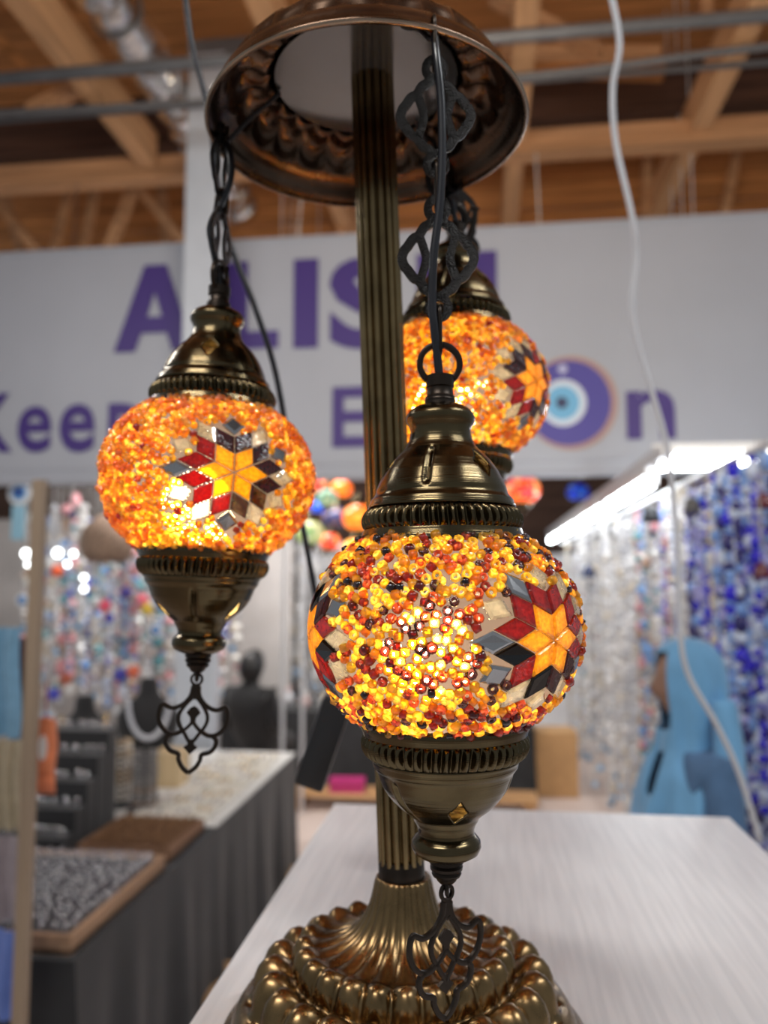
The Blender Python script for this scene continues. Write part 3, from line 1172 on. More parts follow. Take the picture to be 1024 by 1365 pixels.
    for sa in stars:
        c = azdir(sa, -0.04)
        e = Vector((math.cos(sa), math.sin(sa), 0))
        nn = c.cross(e) * -1
        nn = nn if nn.z > 0 else nn * -1
        dd = np.clip(un @ np.array(c), -1, 1)
        a_, b_ = un @ np.array(e), un @ np.array(nn)
        ln = np.maximum(np.hypot(a_, b_), 1e-9)
        sc_ = np.arccos(dd) * GA / ln
        qx, qy = a_ * sc_, b_ * sc_
        for s2_, poly in polys:
            if s2_ != sa:
                continue
            ins = dd > 0.5
            cen = sum(poly, Vector((0, 0))) / 4
            pl = [cen + (p - cen) * (0.86 / 1.13) for p in poly]
            sg = None
            for i in range(4):
                p0, p1 = pl[i], pl[(i + 1) % 4]
                cr_ = (p1.x - p0.x) * (qy - p0.y) - (p1.y - p0.y) * (qx - p0.x)
                if sg is None:
                    sg = (p1.x - p0.x) * (cen.y - p0.y) - (p1.y - p0.y) * (cen.x - p0.x) > 0
                ins &= (cr_ > 0) == sg
            clear |= ins
    me.polygons.foreach_set('material_index', clear.astype(np.int32))
    me.update()
    o = rest.build('seed_beads', AMBERS + REDS + INKS, globe, smooth=True, fix=False)
    o['kind'] = 'stuff'
    # bulb
    bpos = Vector(hot)
    mb = MB()
    mb.lathe([(.0005, -.035), (.010, -.0335), (.0185, -.0285), (.0245, -.020), (.0265, -.009), (.0240, .002), (.0175, .011), (.0100, .017), (.0070, .021)], 20, m=Matrix.Translation(bpos))
    bulb = mb.build('bulb', BULB, root, smooth=True)
    mb = MB()
    mb.lathe([(.0070, .020), (.0085, .021), (.0085, .034), (.005, .036), (.005, .06 - bpos.z)], 20, m=Matrix.Translation(bpos))
    mb.build('bulb_socket', DARK, bulb, smooth=40)
    # metal caps
    g3 = [cap_az + math.radians(60 + 120 * k) for k in range(3)]
    h3 = [cap_az + math.radians(120 * k) for k in range(3)]
    cap = sheet_shell(TOPCAP, (pz(656), pz(601)), g3, h3, pz(624), pr(623, 19), pr(623, 15), 'top_cap', root)
    ribbed_band(TOPCAP_BAND, 54, cap)
    MB().lathe(TOPCAP_RIM, 96).build('cap_rim', BRASS, cap, smooth=True)
    MB().lathe(COLLAR, 40).build('neck_collar', DARK, cap, smooth=40)
    g3 = [cup_az + math.radians(60 + 120 * k) for k in range(3)]
    h3 = [cup_az + math.radians(120 * k) for k in range(3)]
    cup = sheet_shell(CUP, (pz(1084), pz(1028)), g3, h3, pz(1066), pr(1068, 17), pr(1068, 13), 'bottom_cup', root)
    ribbed_band(CUP_BAND, 54, cup)
    MB().lathe(CUP_RIM, 96).build('cup_rim', BRASS, cup, smooth=True)
    MB().lathe(FINIAL, 32).build('threaded_finial', DARK, cup, smooth=40)
    zf = pz(1178)
    # drop ornament on a small eye
    eye = MB()
    eye.tube([(0, .0028 * math.cos(a), zf - .0022 + .0035 * math.sin(a)) for a in [i * math.pi / 8 for i in range(16)]], .0011, 6, closed=True)
    eye.build('finial_eye', DARK, cup, smooth=True)
    ornament(root, Vector((0, 0, zf - .0022)), orn_rot)
    # ring on the collar
    zc = pz(500)
    zr = zc + .0062
    mb = MB()
    mb.ribbon([(.0113 * math.cos(a), .0113 * math.sin(a)) for a in [i * math.pi / 20 for i in range(40)]], .0034, .0026, Matrix.Translation((0, 0, zr)) @ Matrix.Rotation(ring_rot, 4, 'Z'), closed=True)
    mb.build('suspension_ring', DARK, root, smooth=35)
    # chain to the hook under the canopy rim
    top = inv @ Vector(hook)
    bot = Vector((0, 0, zr + .0113))
    L = (top - bot).length
    fl = 0.0705
    d = (top - bot).normalized()
    lean = math.atan2(d.x, d.z)
    q = 0.0
    lk = 0.024
    small = min(lk, max(.012, (L - 2 * fl) / 3 + .006))
    nlink = 2
    gap = (L - nlink * fl) / (nlink + 1)
    pos = 0.0
    for i in range(nlink):
        c = bot + d * (gap * (i + 1) + fl * (i + .5))
        filigree_link(root, c, link_rot, 1.06, lean)
    for i in range(nlink + 1):
        c = bot + d * (gap * (i + .5) + fl * i)
        if gap > .034:                          # longer stretch: a short run of plain links
            nn_ = max(2, int(round((gap + .008) / .018)))
            st = (gap + .004) / nn_
            for j in range(nn_):
                oval_link(root, bot + d * (gap * i + fl * i - .002 + st * (j + .5)), st + .005, .0085, .0012, link_rot + math.pi / 2 * ((j + 1) % 2), lean)
        else:
            oval_link(root, c, gap + .012, .0085, .0014, link_rot + math.pi / 2, lean)
    hk = MB()
    side = Vector((1, 0, 0))
    hk.tube([top + Vector((0, 0, -.004)) + Vector((0, .004 * math.cos(a), .008 + .008 * math.sin(a))) for a in [math.pi * (-.6 + 1.9 * i / 14) for i in range(15)]], .0012, 6)
    hk.build('hook', DARK, root, smooth=True)
    # cord beside the chain
    cp = []
    for px_, t_, dx in wire_side:
        cp.append(bot + d * (L * t_) + Vector((dx, -.005 if 0.03 < t_ < .97 else -.001, 0)))
    cp = [Vector((0, 0, zc - .002)), Vector((-.001, -.0015, zc + .006))] + cp
    mb = MB()
    mb.tube(smooth_path(cp, 6), .0024, 10)
    mb.build('power_cord', CORD, root, smooth=True)
    return root


def hook_at(a0):
    th = math.radians(a0)
    M = Matrix.Translation(lamp.location) @ Matrix.Rotation(YAW, 4, 'Z') @ CMX
    return M @ (Vector((math.sin(th), -math.cos(th), 0)) * .1085 + Vector((0, 0, 0.0)))


HF, HL, HRR = hook_at(22.7), hook_at(-97.3), hook_at(142.7)
pendant(at_d(591, 838, DF), math.radians(-0.4), math.radians(42), 'mixed', 11, .0050,
        'front mosaic globe lamp of yellow and dark red beads, lowest and nearest',
        math.radians(43), math.radians(9), 0, math.radians(32), 0, HF,
        [(0, .04, -.003), (0, .12, -.004), (0, .26, -.003), (0, .42, .001), (0, .58, .003), (0, .76, .003), (0, .9, .001), (0, 1.0, 0)], (-.008, 0, -.004))
pendant(at_d(278, 640, .556), math.radians(2.2), math.radians(25), 'amber', 23, .0044,
        'left mosaic globe lamp of amber beads with a red and yellow rosette',
        math.radians(4), math.radians(64), math.radians(75), math.radians(6), math.radians(84), HL,
        [(0, .04, -.004), (0, .15, -.006), (0, .3, -.007), (0, .5, .002), (0, .7, .008), (0, .88, .008), (0, 1.0, .004)], (-.006, 0, -.012))
pendant(at_d(608, 523, .632), math.radians(0.3), math.radians(50), 'amber', 37, .0044,
        'rear right mosaic globe lamp of amber beads partly hidden behind the pole',
        math.radians(40), math.radians(20), math.radians(30), math.radians(20), math.radians(40), HRR,
        [(0, .04, -.003), (0, .3, -.004), (0, .6, .003), (0, 1.0, 0)], (-.010, 0, -.006))

# ---------------------------------------------------------------- cords in the space behind the lamp
def cord_thing(name, pix, d0, d1, r, m, label, n=8):
    k = len(pix)
    pts = smooth_path([at_d(x, y, d0 + (d1 - d0) * i / (k - 1)) for i, (x, y) in enumerate(pix)], 8)
    t = empty(name, pts[-1], 0, label=label, cat='cord')
    mb = MB()
    mb.tube([p - pts[-1] for p in pts], r, n)
    mb.build('cable', m, t, smooth=True)
    return t, pts


c_t, c_p = cord_thing('hanging_power_cord', [(243, -40), (256, 60), (278, 150), (300, 300), (340, 410), (368, 500), (392, 640), (410, 735), (428, 830), (447, 925)], .74, .80, .0031, CORD,
                      'long black power cord hanging behind the left globe, ending in an adapter')
end = at_d(447, 925, .80)
dirv = (at_d(412, 1046, .80) - at_d(452, 930, .80))
Mx = Matrix.Translation((at_d(412, 1046, .80) + at_d(452, 930, .80)) / 2 - c_p[-1]) @ dirv.to_track_quat('Z', 'Y').to_matrix().to_4x4()
MB().cbox((0, 0, 0), (.036, .030, dirv.length), .006, Mx).build('adapter_body', mat('adapter_plastic', (.02, .02, .022), .38), c_t, smooth=40)
MB().lathe([(.001, -.018), (.004, -.018), (.006, .002), (.001, .002)], 16, m=Matrix.Translation(Mx @ Vector((0, 0, -dirv.length / 2))) @ Mx.to_quaternion().to_matrix().to_4x4()).build('strain_relief', CORD, c_t, smooth=True)
cord_thing('hanging_cable', [(809, -30), (826, 55), (817, 118), (821, 190), (843, 290), (848, 345), (843, 420), (862, 500), (888, 590), (903, 720), (907, 840), (918, 900), (955, 965), (985, 1030), (1014, 1120)],
           1.05, 1.35, .0044, mat('white_cable', (.72, .73, .76), .35), 'thin white cable hanging down the right side in front of the banner')

# ---------------------------------------------------------------- left jewellery stall
BLACK = mat('black_cloth', (.020, .021, .023), .85, var=.25, vscale=8, sheen=.2)
TZ = .70
tx0, tx1, ty0, ty1 = -1.98, -1.08, 2.06, 4.6
t = empty('jewellery_table', ((tx0 + tx1) / 2, (ty0 + ty1) / 2, 0), label='long stall table draped in black cloth on the left', cat='table')
ox, oy = t.location.x, t.location.y
MB().cbox((0, 0, TZ - .02), (tx1 - tx0 - .02, ty1 - ty0 - .02, .03), .004).build('tabletop', wood_mat('ply', (.4, .27, .15), 'Y'), t)
for sx in (-1, 1):
    for sy in (-1, 1):
        MB().cbox((sx * .38, sy * 1.18, (TZ - .035) / 2), (.04, .04, TZ - .035), .004).build('leg', GREY_METAL, t)


def drape(x0, x1, y0, y1, ztop, zbot, seed, amp=.022):
    rnd = random.Random(seed)
    per = []
    n = 60
    for (ax, ay, bx_, by_) in ((x0, y0, x1, y0), (x1, y0, x1, y1), (x1, y1, x0, y1), (x0, y1, x0, y0)):
        L = math.hypot(bx_ - ax, by_ - ay)
        k = max(6, int(L / .03))
        nx, ny = (by_ - ay) / L, -(bx_ - ax) / L
        for i in range(k):
            s = i / k
            per.append((ax + (bx_ - ax) * s, ay + (by_ - ay) * s, nx, ny, s * L))
    ph = [rnd.uniform(0, 6) for _ in range(3)]
    rows = 9
    vs_, fs_ = [], []
    for j in range(rows + 1):
        f = j / rows
        for (x, y, nx, ny, s) in per:
            w = amp * f ** .8 * (math.sin(s * 17 + ph[0]) + .6 * math.sin(s * 31 + ph[1]) + .5 * math.sin(s * 7 + ph[2])) + .004 + .02 * f
            vs_.append((x + nx * w, y + ny * w, ztop + (zbot - ztop) * f))
    k = len(per)
    for j in range(rows):
        for i in range(k):
            i2 = (i + 1) % k
            fs_.append((j * k + i, j * k + i2, (j + 1) * k + i2, (j + 1) * k + i))
    fs_.append(tuple(range(k)))
    return vs_, fs_


vs, fs = drape(tx0 - ox, tx1 - ox, ty0 - oy, ty1 - oy, TZ, .01, 3)
MB().add(vs, fs).build('table_cloth', BLACK, t, smooth=50)
CREAM = mat('cream_card', (.74, .71, .64), .7, var=.06, vscale=14)
ob = MB().cbox(((tx0 + tx1) / 2 + .012, 3.88, TZ + .006), (tx1 - tx0 - .02, 1.38, .008), .003).build('white_runner', mat('white_runner', (.70, .70, .68), .75, var=.05, vscale=9))
tag(ob, 'white runner cloth over the far half of the black stall table', 'cloth')

SILVER = mat('silver', (.72, .72, .74), .18, 1.0)
GOLDM = mat('gold', (.62, .45, .2), .25, 1.0)
VELVET = mat('black_velvet', (.012, .012, .014), .8, sheen=.3)
TRAYW = wood_mat('tray_wood', (.46, .28, .17), 'Y', .25)


def ring_tray(name, x0, x1, y0, y1, z, label, fill, nx, ny, seed, jm, wood=TRAYW, hgt=.05):
    rnd = random.Random(seed)
    t_ = empty(name, ((x0 + x1) / 2, (y0 + y1) / 2, z), label=label, cat='tray')
    w, d = x1 - x0, y1 - y0
    MB().box((0, 0, .006), (w, d, .012)).build('bottom', wood, t_)
    for s in (-1, 1):
        MB().cbox((s * (w / 2 - .008), 0, hgt / 2), (.016, d, hgt), .002).build('side', wood, t_)
        MB().cbox((0, s * (d / 2 - .008), hgt / 2), (w - .032, .016, hgt), .002).build('side', wood, t_)
    MB().cbox((0, 0, .024), (w - .034, d - .034, .024), .003).build('padding', fill, t_)
    mb = MB()
    for i in range(nx):
        for j in range(ny):
            x = -w / 2 + .035 + (w - .07) * (i + rnd.uniform(-.2, .2)) / (nx - 1)
            y = -d / 2 + .035 + (d - .07) * (j + rnd.uniform(-.2, .2)) / (ny - 1)
            a = rnd.uniform(0, 3)
            r = rnd.uniform(.012, .017)
            pts = [(x + math.cos(a) * r * math.cos(b), y + math.sin(a) * r * math.cos(b), .046 + r * math.sin(b)) for b in [q * math.pi / 4 for q in range(8)]]
            mb.tube(pts, .0022, 4, closed=True)
            mb.ball((x, y, .048 + r), .008, 6, 4)
    o = mb.build('rings', jm, t_, smooth=True)
    o['kind'] = 'stuff'
    return t_


GREYFOAM = mat('grey_foam', (.055, .053, .055), .8)
ring_tray('ring_tray', -1.76, -1.10, 2.085, 2.72, TZ + .001, 'wooden tray of silver rings at the near end of the stall table', GREYFOAM, 17, 17, 1, SILVER)
ring_tray('bead_tray', -1.46, -1.11, 2.78, 3.14, TZ + .001, 'brown tray of bronze rings behind the silver ring tray', mat('brown_felt', (.16, .085, .045), .85), 10, 10, 2, mat('bronze_ring', (.30, .17, .09), .35, .9), wood_mat('dark_tray', (.22, .12, .07), 'Y', .3))

# tiered dark display of rings
t = empty('tiered_display', (-1.69, 2.98, TZ), label='black stepped display stand crowded with dark silver jewellery', cat='display')
rnd = random.Random(8)
for k in range(5):
    MB().cbox((-.02 * 0 - .0 - k * .0, k * .085 - .17, .035 + k * .04), (.36, .08, .07 + k * .08), .004).build('step', VELVET, t)
    mb = MB()
    for i in range(13):
        x = -.165 + .0275 * i
        zz = .07 + k * .08 + .011
        y = k * .085 - .17 + rnd.uniform(-.02, .02)
        mb.tube([(x, y + .011 * math.cos(b), zz + .011 * math.sin(b)) for b in [q * math.pi / 4 for q in range(8)]], .0024, 4, closed=True)
        mb.ball((x, y, zz + .015), .009, 6, 4)
    o = mb.build('jewellery_row', SILVER, t, smooth=True)
    o['kind'] = 'stuff'


# bracelet rolls
def bracelet_stand(x, y, label, cols, n, seed, h=.30):
    rnd = random.Random(seed)
    t_ = empty('bracelet_stand', (x, y, TZ + .0005), label=label, cat='display')
    MB().lathe([(.001, 0), (.075, 0), (.075, .012), (.02, .018), (.012, .03), (.012, h), (.001, h + .004)], 24).build('stand_core', VELVET, t_, smooth=40)
    for i in range(n):
        z = .045 + (h - .06) * i / (n - 1)
        mb = MB()
        R = .046 + rnd.uniform(-.004, .004)
        for b in range(18):
            a = 2 * math.pi * b / 18
            mb.ball((R * math.cos(a), R * math.sin(a), z + rnd.uniform(-.002, .002)), .0085, 6, 4)
        mb.build('bracelet', rnd.choice(cols), t_, smooth=True)


IVORY = mat('ivory_bead', (.74, .69, .62), .3)
BROWNB = mat('brown_bead', (.22, .14, .09), .3)
GREYB = mat('grey_bead', (.22, .21, .21), .25)
bracelet_stand(-1.60, 3.42, 'upright roll of ivory beaded bracelets on the stall table', [IVORY, IVORY, mat('tan_bead', (.55, .42, .28), .3)], 11, 1)
bracelet_stand(-1.46, 3.36, 'upright roll of dark grey beaded bracelets beside the ivory ones', [GREYB, BROWNB, GREYB], 12, 2, .27)


def bust(x, y, z, s, label, necklace, rz=0):
    t_ = empty('necklace_bust', (x, y, z), rz, label=label, cat='display')
    prof_ = [(.001, 0, 1), (.07, 0, 1), (.07, .012, 1), (.03, .02, 1), (.028, .06, 1), (.075, .085, .6), (.105, .13, .55), (.118, .18, .5), (.115, .225, .48), (.09, .262, .5), (.055, .285, .6), (.038, .305, .8), (.034, .345, .9), (.03, .36, 1), (.001, .362, 1)]
    mb = MB()
    n = 28
    for (r, zz, fl) in prof_:
        for j in range(n):
            a = 2 * math.pi * j / n
            mb.v.append((r * math.cos(a) * s, r * fl * math.sin(a) * s, zz * s))
    for i in range(len(prof_) - 1):
        for j in range(n):
            mb.f.append((i * n + j, i * n + (j + 1) % n, (i + 1) * n + (j + 1) % n, (i + 1) * n + j))
            mb.mi.append(0)
    mb.build('bust_form', VELVET, t_, smooth=True)
    mb = MB()
    for i in range(26):
        a = math.pi * i / 25
        mb.ball((.075 * math.cos(a) * s, (-.046 - .03 * math.sin(a)) * s, (.285 - .14 * math.sin(a)) * s), .011 * s, 6, 4)
    mb.build('necklace', necklace, t_, smooth=True)
    return t_


bust(-1.83, 3.52, TZ + .02, 1.25, 'black necklace bust with a chunky gold necklace on the stall', GOLDM, math.radians(25))
MB_ = bust(-1.72, 3.98, TZ + .012, 1.35, 'black necklace bust with a pale stone necklace on the stall', mat('pale_stone', (.62, .64, .70), .25), math.radians(25))

# wooden box and cards on the runner
t = empty('wooden_box', (-1.52, 3.80, TZ + .0105), label='small light wooden box standing on the white runner', cat='box')
WB = wood_mat('light_wood', (.62, .47, .28), 'Z', .2)
for s in (-1, 1):
    MB().cbox((s * .062, 0, .075), (.012, .16, .15), .002).build('side', WB, t)
    MB().cbox((0, s * .074, .075), (.112, .012, .15), .002).build('side', WB, t)
MB().box((0, 0, .006), (.112, .136, .012)).build('bottom', WB, t)
MB().cbox((0, 0, .156), (.14, .165, .012), .003).build('lid', WB, t)
rnd = random.Random(21)
for j in range(9):
    for i in range(4):
        x = -1.42 + .085 * i + rnd.uniform(-.012, .012)
        y = 3.30 + .135 * j + rnd.uniform(-.02, .02)
        if x > -1.13 or (y > 3.65 and y < 3.95 and x < -1.40):
            continue
        t = empty('earring_card', (x, y, TZ + .0106), rnd.uniform(-.25, .25), label='cream jewellery card in the %s row from the near end, %s from the box side' % (['first', 'second', 'third', 'fourth', 'fifth', 'sixth', 'seventh', 'eighth', 'ninth'][j], ['first', 'second', 'third', 'fourth'][i]), cat='card', group='jewellery cards on the white runner')
        ch_ = rnd.uniform(.004, .03)
        MB().cbox((0, 0, ch_ / 2), (.074, .115, ch_), .001).build('card', CREAM, t)
        mb = MB()
        for s in (-1, 1):
            mb.ball((s * .017, .018, ch_ + .006), .009, 6, 4)
            mb.tube([(s * .017, .012, ch_ + .004), (s * .017, -.025, ch_ + .004)], .004, 5)
        mb.build('earrings', rnd.choice((SILVER, GOLDM, IVORY)), t, smooth=True)

# wooden pole with hanging scarves at the left edge
pp0 = at_y(40, 1000, 1.9)
ob = MB().cbox((0, 0, .98), (.030, .030, 1.96), .004).build('display_pole', wood_mat('pole_wood', (.36, .27, .19), 'Z', .2))
ob.location = (pp0.x, 1.9, 0)
tag(ob, 'slim upright wooden pole at the left edge of the stall', 'pole')


def cloth(name, x0, y0, x1, y1, Y, col, folds, seed, label, cat='scarf', band=None):
    a, b = at_y(x0, y0, Y), at_y(x1, y1, Y)
    rnd = random.Random(seed)
    cx, cz = (a.x + b.x) / 2, b.z
    w, h = b.x - a.x, a.z - b.z
    nx, nz = 40, 16
    ph = rnd.uniform(0, 6)
    vs_, fs_ = [], []
    for s in (0, 1):
        for i in range(nx + 1):
            for j in range(nz + 1):
                u_, v_ = i / nx, j / nz
                y = .012 * math.sin(u_ * folds * 6.28 + ph + .7 * math.sin(v_ * 3)) * (1.1 - .5 * v_) + .004 * s
                vs_.append((-w / 2 + w * u_ + .006 * math.sin(v_ * 5 + ph), y, h * v_ + .006 * math.sin(u_ * 9 + ph) * (1 - v_)))
    kk = (nx + 1) * (nz + 1)
    for i in range(nx):
        for j in range(nz):
            q = i * (nz + 1) + j
            fs_.append((q, q + nz + 1, q + nz + 2, q + 1))
            fs_.append((kk + q, kk + q + 1, kk + q + nz + 2, kk + q + nz + 1))
    edge = [i * (nz + 1) for i in range(nx + 1)] + [nx * (nz + 1) + j for j in range(1, nz + 1)] + [i * (nz + 1) + nz for i in range(nx - 1, -1, -1)] + [j for j in range(nz - 1, 0, -1)]
    for i in range(len(edge)):
        p_, q_ = edge[i], edge[(i + 1) % len(edge)]
        fs_.append((p_, kk + p_, kk + q_, q_))
    o = MB().add(vs_, fs_).build(name, mat(label[:24], s2l(col), .85, var=.1, vscale=30, sheen=.2), None, smooth=60)
    o.location = (cx, Y, cz)
    return tag(o, label, cat)


cloth('hanging_scarf', -60, 836, 21, 985, 2.02, (120, 165, 195), 4, 1, 'light blue scarf hanging at the left edge, uppermost of the cloths')
cloth('hanging_scarf', 18, 850, 34, 985, 2.06, (112, 66, 72), 2, 2, 'narrow maroon scarf hanging between the blue scarf and the pole')
cloth('hanging_scarf', -60, 985, 33, 1110, 1.99, (172, 160, 136), 6, 3, 'beige pleated scarf hanging below the light blue one')
cloth('hanging_scarf', -60, 1112, 31, 1232, 1.97, (150, 140, 146), 4, 4, 'lilac grey scarf hanging below the beige pleated one')
cloth('hanging_scarf', -60, 1236, 35, 1358, 1.95, (102, 128, 200), 3, 5, 'bright blue scarf at the bottom left corner, lowest of the cloths')

# orange woven charm on the pole
oc0 = at_y(61, 955, 1.96)
t = empty('woven_charm', (oc0.x, 1.96, at_y(61, 1058, 1.96).z), label='orange woven hanging charm with a white oval tag by the pole', cat='ornament')
hh = oc0.z - t.location.z
ORANGE = mat('orange_wool', s2l((222, 128, 84)), .9, var=.15, vscale=60, sheen=.3)
mb = MB()
mb.plate([(-.026, hh * .28), (.026, hh * .28), (.033, hh * .6), (.026, hh * .95), (0, hh), (-.026, hh * .95), (-.033, hh * .6)], .014, Matrix.Identity(4))
mb.build('woven_panel', ORANGE, t)
mb = MB()
for i in range(9):
    x = -.026 + .0065 * i
    mb.tube([(x, 0, hh * .29), (x * 1.1, 0, hh * .12), (x * 1.12, .002, 0)], .004, 5)
mb.build('fringe', ORANGE, t, smooth=True)
mb = MB()
mb.plate([(.011 * math.cos(a), hh * .6 + .032 * math.sin(a)) for a in [i * math.pi / 10 for i in range(20)]], .004, Matrix.Translation((0, -.009, 0)))
mb.build('oval_tag', mat('white_tag', (.8, .78, .76), .6), t)
mb = MB()
mb.tube([(0, 0, hh), (0, 0, hh + .09)], .003, 6)
mb.build('loop', mat('red_yarn', s2l((160, 70, 60)), .8), t)

# cartons by the black cloth
CARD = mat('cardboard', s2l((196, 154, 106)), .8, var=.08, vscale=12)


def carton(x, y, w, d, h, label, rz=0.0, m=CARD, cat='box'):
    t_ = empty('carton', (x, y, 0), rz, label=label, cat=cat)
    MB().cbox((0, 0, h / 2), (w, d, h), .004).build('carton_body', m, t_)
    MB().box((0, 0, h + .001), (.05, d * .99, .002)).build('packing_tape', mat('tape', s2l((178, 140, 96)), .35), t_)
    MB().box((-w * .25, 0, h + .0035), (w * .49, d * .98, .004)).build('flap', m, t_)
    MB().box((w * .25, 0, h + .0035), (w * .49, d * .98, .004)).build('flap', m, t_)
    return t_


q = at_z(232, 1345, 0)
carton(q.x + .17, q.y, .2, .3, .12, 'low tan carton on the floor beside the black table cloth', .2)
q = at_z(372, 1192, 0)
carton(q.x + .11, q.y, .14, .3, .10, 'small tan carton at the far foot of the black table cloth', .1)

# ---------------------------------------------------------------- middle background
PL = mat('crate_slat', s2l((190, 146, 100)), .7, var=.2, vscale=5, stretch=(.5, 6, 6))
bx0, bx1 = at_y(296, 960, 6.4).x, at_y(708, 960, 6.4).x
t = empty('display_table', ((bx0 + bx1) / 2, 6.7, 0), label='black draped display table in the middle background', cat='table')
w = bx1 - bx0
MB().cbox((0, 0, .63), (w - .04, .62, .03), .004).build('tabletop', wood_mat('ply2', (.4, .27, .15), 'X'), t)
for sx in (-1, 1):
    for sy in (-1, 1):
        MB().cbox((sx * (w / 2 - .1), sy * .26, .3), (.04, .04, .6), .004).build('leg', GREY_METAL, t)
vs, fs = drape(-w / 2, w / 2, -.33, .33, .652, .01, 9, .018)
MB().add(vs, fs).build('table_cloth', BLACK, t, smooth=50)
rnd = random.Random(4)
JAR = [mat('jar_%d' % i, c, .25, .3 if i == 2 else 0) for i, c in enumerate([(.72, .7, .66), (.7, .6, .42), (.6, .6, .62), (.6, .42, .4)])]
for i in range(13):
    x = bx0 + .12 + (w - .25) * i / 12 + rnd.uniform(-.03, .03)
    t = empty('trinket_jar', (x, 6.45 + rnd.uniform(0, .12), .6525), label='%s trinket jar from the left on the black display table' % ['first', 'second', 'third', 'fourth', 'fifth', 'sixth', 'seventh', 'eighth', 'ninth', 'tenth', 'eleventh', 'twelfth', 'thirteenth'][i], cat='jar', group='trinket jars along the black display table')
    h = rnd.uniform(.09, .15)
    MB().lathe([(.001, 0), (.035, 0), (.048, h * .3), (.046, h * .7), (.03, h * .85), (.03, h), (.001, h)], 16).build('jar_body', JAR[i % 4], t, smooth=True)
    MB().lathe([(.001, h + .0005), (.034, h + .0005), (.03, h + .015), (.008, h + .022), (.008, h + .035), (.001, h + .038)], 14).build('jar_lid', JAR[(i + 1) % 4], t, smooth=True)

# low pallet on the floor in front of it
q0, q1 = at_z(383, 1078, .0), at_z(716, 1078, .0)
t = empty('wooden_pallet', ((q0.x + q1.x) / 2, q0.y + .12, 0), label='low wooden pallet on the floor before the black display table', cat='pallet')
pw = q1.x - q0.x
for k in range(3):
    MB().cbox((0, -.11 + .11 * k, .105), (pw, .095, .02), .003).build('slat', PL, t)
for k in range(3):
    MB().cbox((-pw / 2 + .06 + k * (pw / 2 - .06), 0, .0475), (.08, .3, .095), .003).build('block', PL, t)
q = at_z(458, 1062, .116)
t = empty('gift_box', (q.x, t.location.y, .1152), .1, label='small magenta box lying on the wooden pallet', cat='box')
MAG = mat('magenta_card', s2l((190, 52, 120)), .5)
MB().cbox((0, 0, .035), (.26, .16, .07), .004).build('box_body', MAG, t)
MB().cbox((0, 0, .079), (.268, .168, .016), .004).build('lid', MAG, t)
q = at_z(743, 1064, 0)
carton(q.x, q.y + .16, .33, .3, .5, 'tall tan carton on the floor right of the black display table', .05)

# back panels behind the hanging goods
ob = MB().box((-3.35, 7.2, 1.15), (3.2, .05, 2.3)).build('wall_left_partition', GREY_WALL)
tag(ob, 'grey stall partition behind the hanging charms on the left', 'wall', kind='structure')
ob = MB()
ob.box((-.45, 8.9, 1.0), (3.2, .05, 2.0))
ob = ob.build('wall_middle_partition', WHITE_WALL)
tag(ob, 'white ridged partition in the far middle', 'wall', kind='structure')
for k in range(9):
    MB().box((-.45, 8.866, .2 + .21 * k), (3.2, .018, .19)).build('panel', WHITE_WALL, ob)

# ---------------------------------------------------------------- hanging strands and charms
def bmat(name, c, rough=.2, metal=0.0):
    return mat(name, c, rough, metal)


ORD = ['first', 'second', 'third', 'fourth', 'fifth', 'sixth', 'seventh', 'eighth', 'ninth', 'tenth', 'eleventh', 'twelfth', 'thirteenth', 'fourteenth', 'fifteenth', 'sixteenth',
       'seventeenth', 'eighteenth', 'nineteenth', 'twentieth', 'twenty-first', 'twenty-second', 'twenty-third', 'twenty-fourth', 'twenty-fifth', 'twenty-sixth', 'twenty-seventh', 'twenty-eighth', 'twenty-ninth', 'thirtieth']
PAL = {
    'white': [('white', bmat('bead_white', (.80, .80, .80))), ('pearl', bmat('bead_pearl', (.68, .67, .66))), ('clear', bmat('bead_clear', (.52, .53, .56), .08)), ('cream', bmat('bead_cream', (.64, .57, .46)))],
    'blue': [('cobalt', bmat('bead_cobalt', (.025, .02, .62), .12)), ('sky blue', bmat('bead_sky', (.20, .36, .74), .15)), ('navy', bmat('bead_navy', (.03, .03, .15), .15)), ('lavender', bmat('bead_lav', (.36, .36, .68), .2)), ('pale blue', bmat('bead_pale', (.60, .68, .84), .2))],
    'mix': [('rose', bmat('bead_rose', (.66, .30, .32))), ('teal', bmat('bead_teal', (.13, .34, .38))), ('ivory', bmat('bead_ivory', (.74, .72, .68))), ('tan', bmat('bead_tan', (.42, .28, .20))), ('blue', bmat('bead_blue2', (.18, .34, .64))), ('grey', bmat('bead_grey2', (.42, .42, .44)))],
}
THREAD = mat('thread', (.45, .43, .42), .8)
EYE_W, EYE_B, EYE_K = bmat('eye_glass_white', (.8, .82, .84)), bmat('eye_glass_blue', (.16, .42, .72)), bmat('eye_glass_cobalt', (.02, .03, .35))
RAILM = mat('rail_white', (.62, .63, .65), .45)


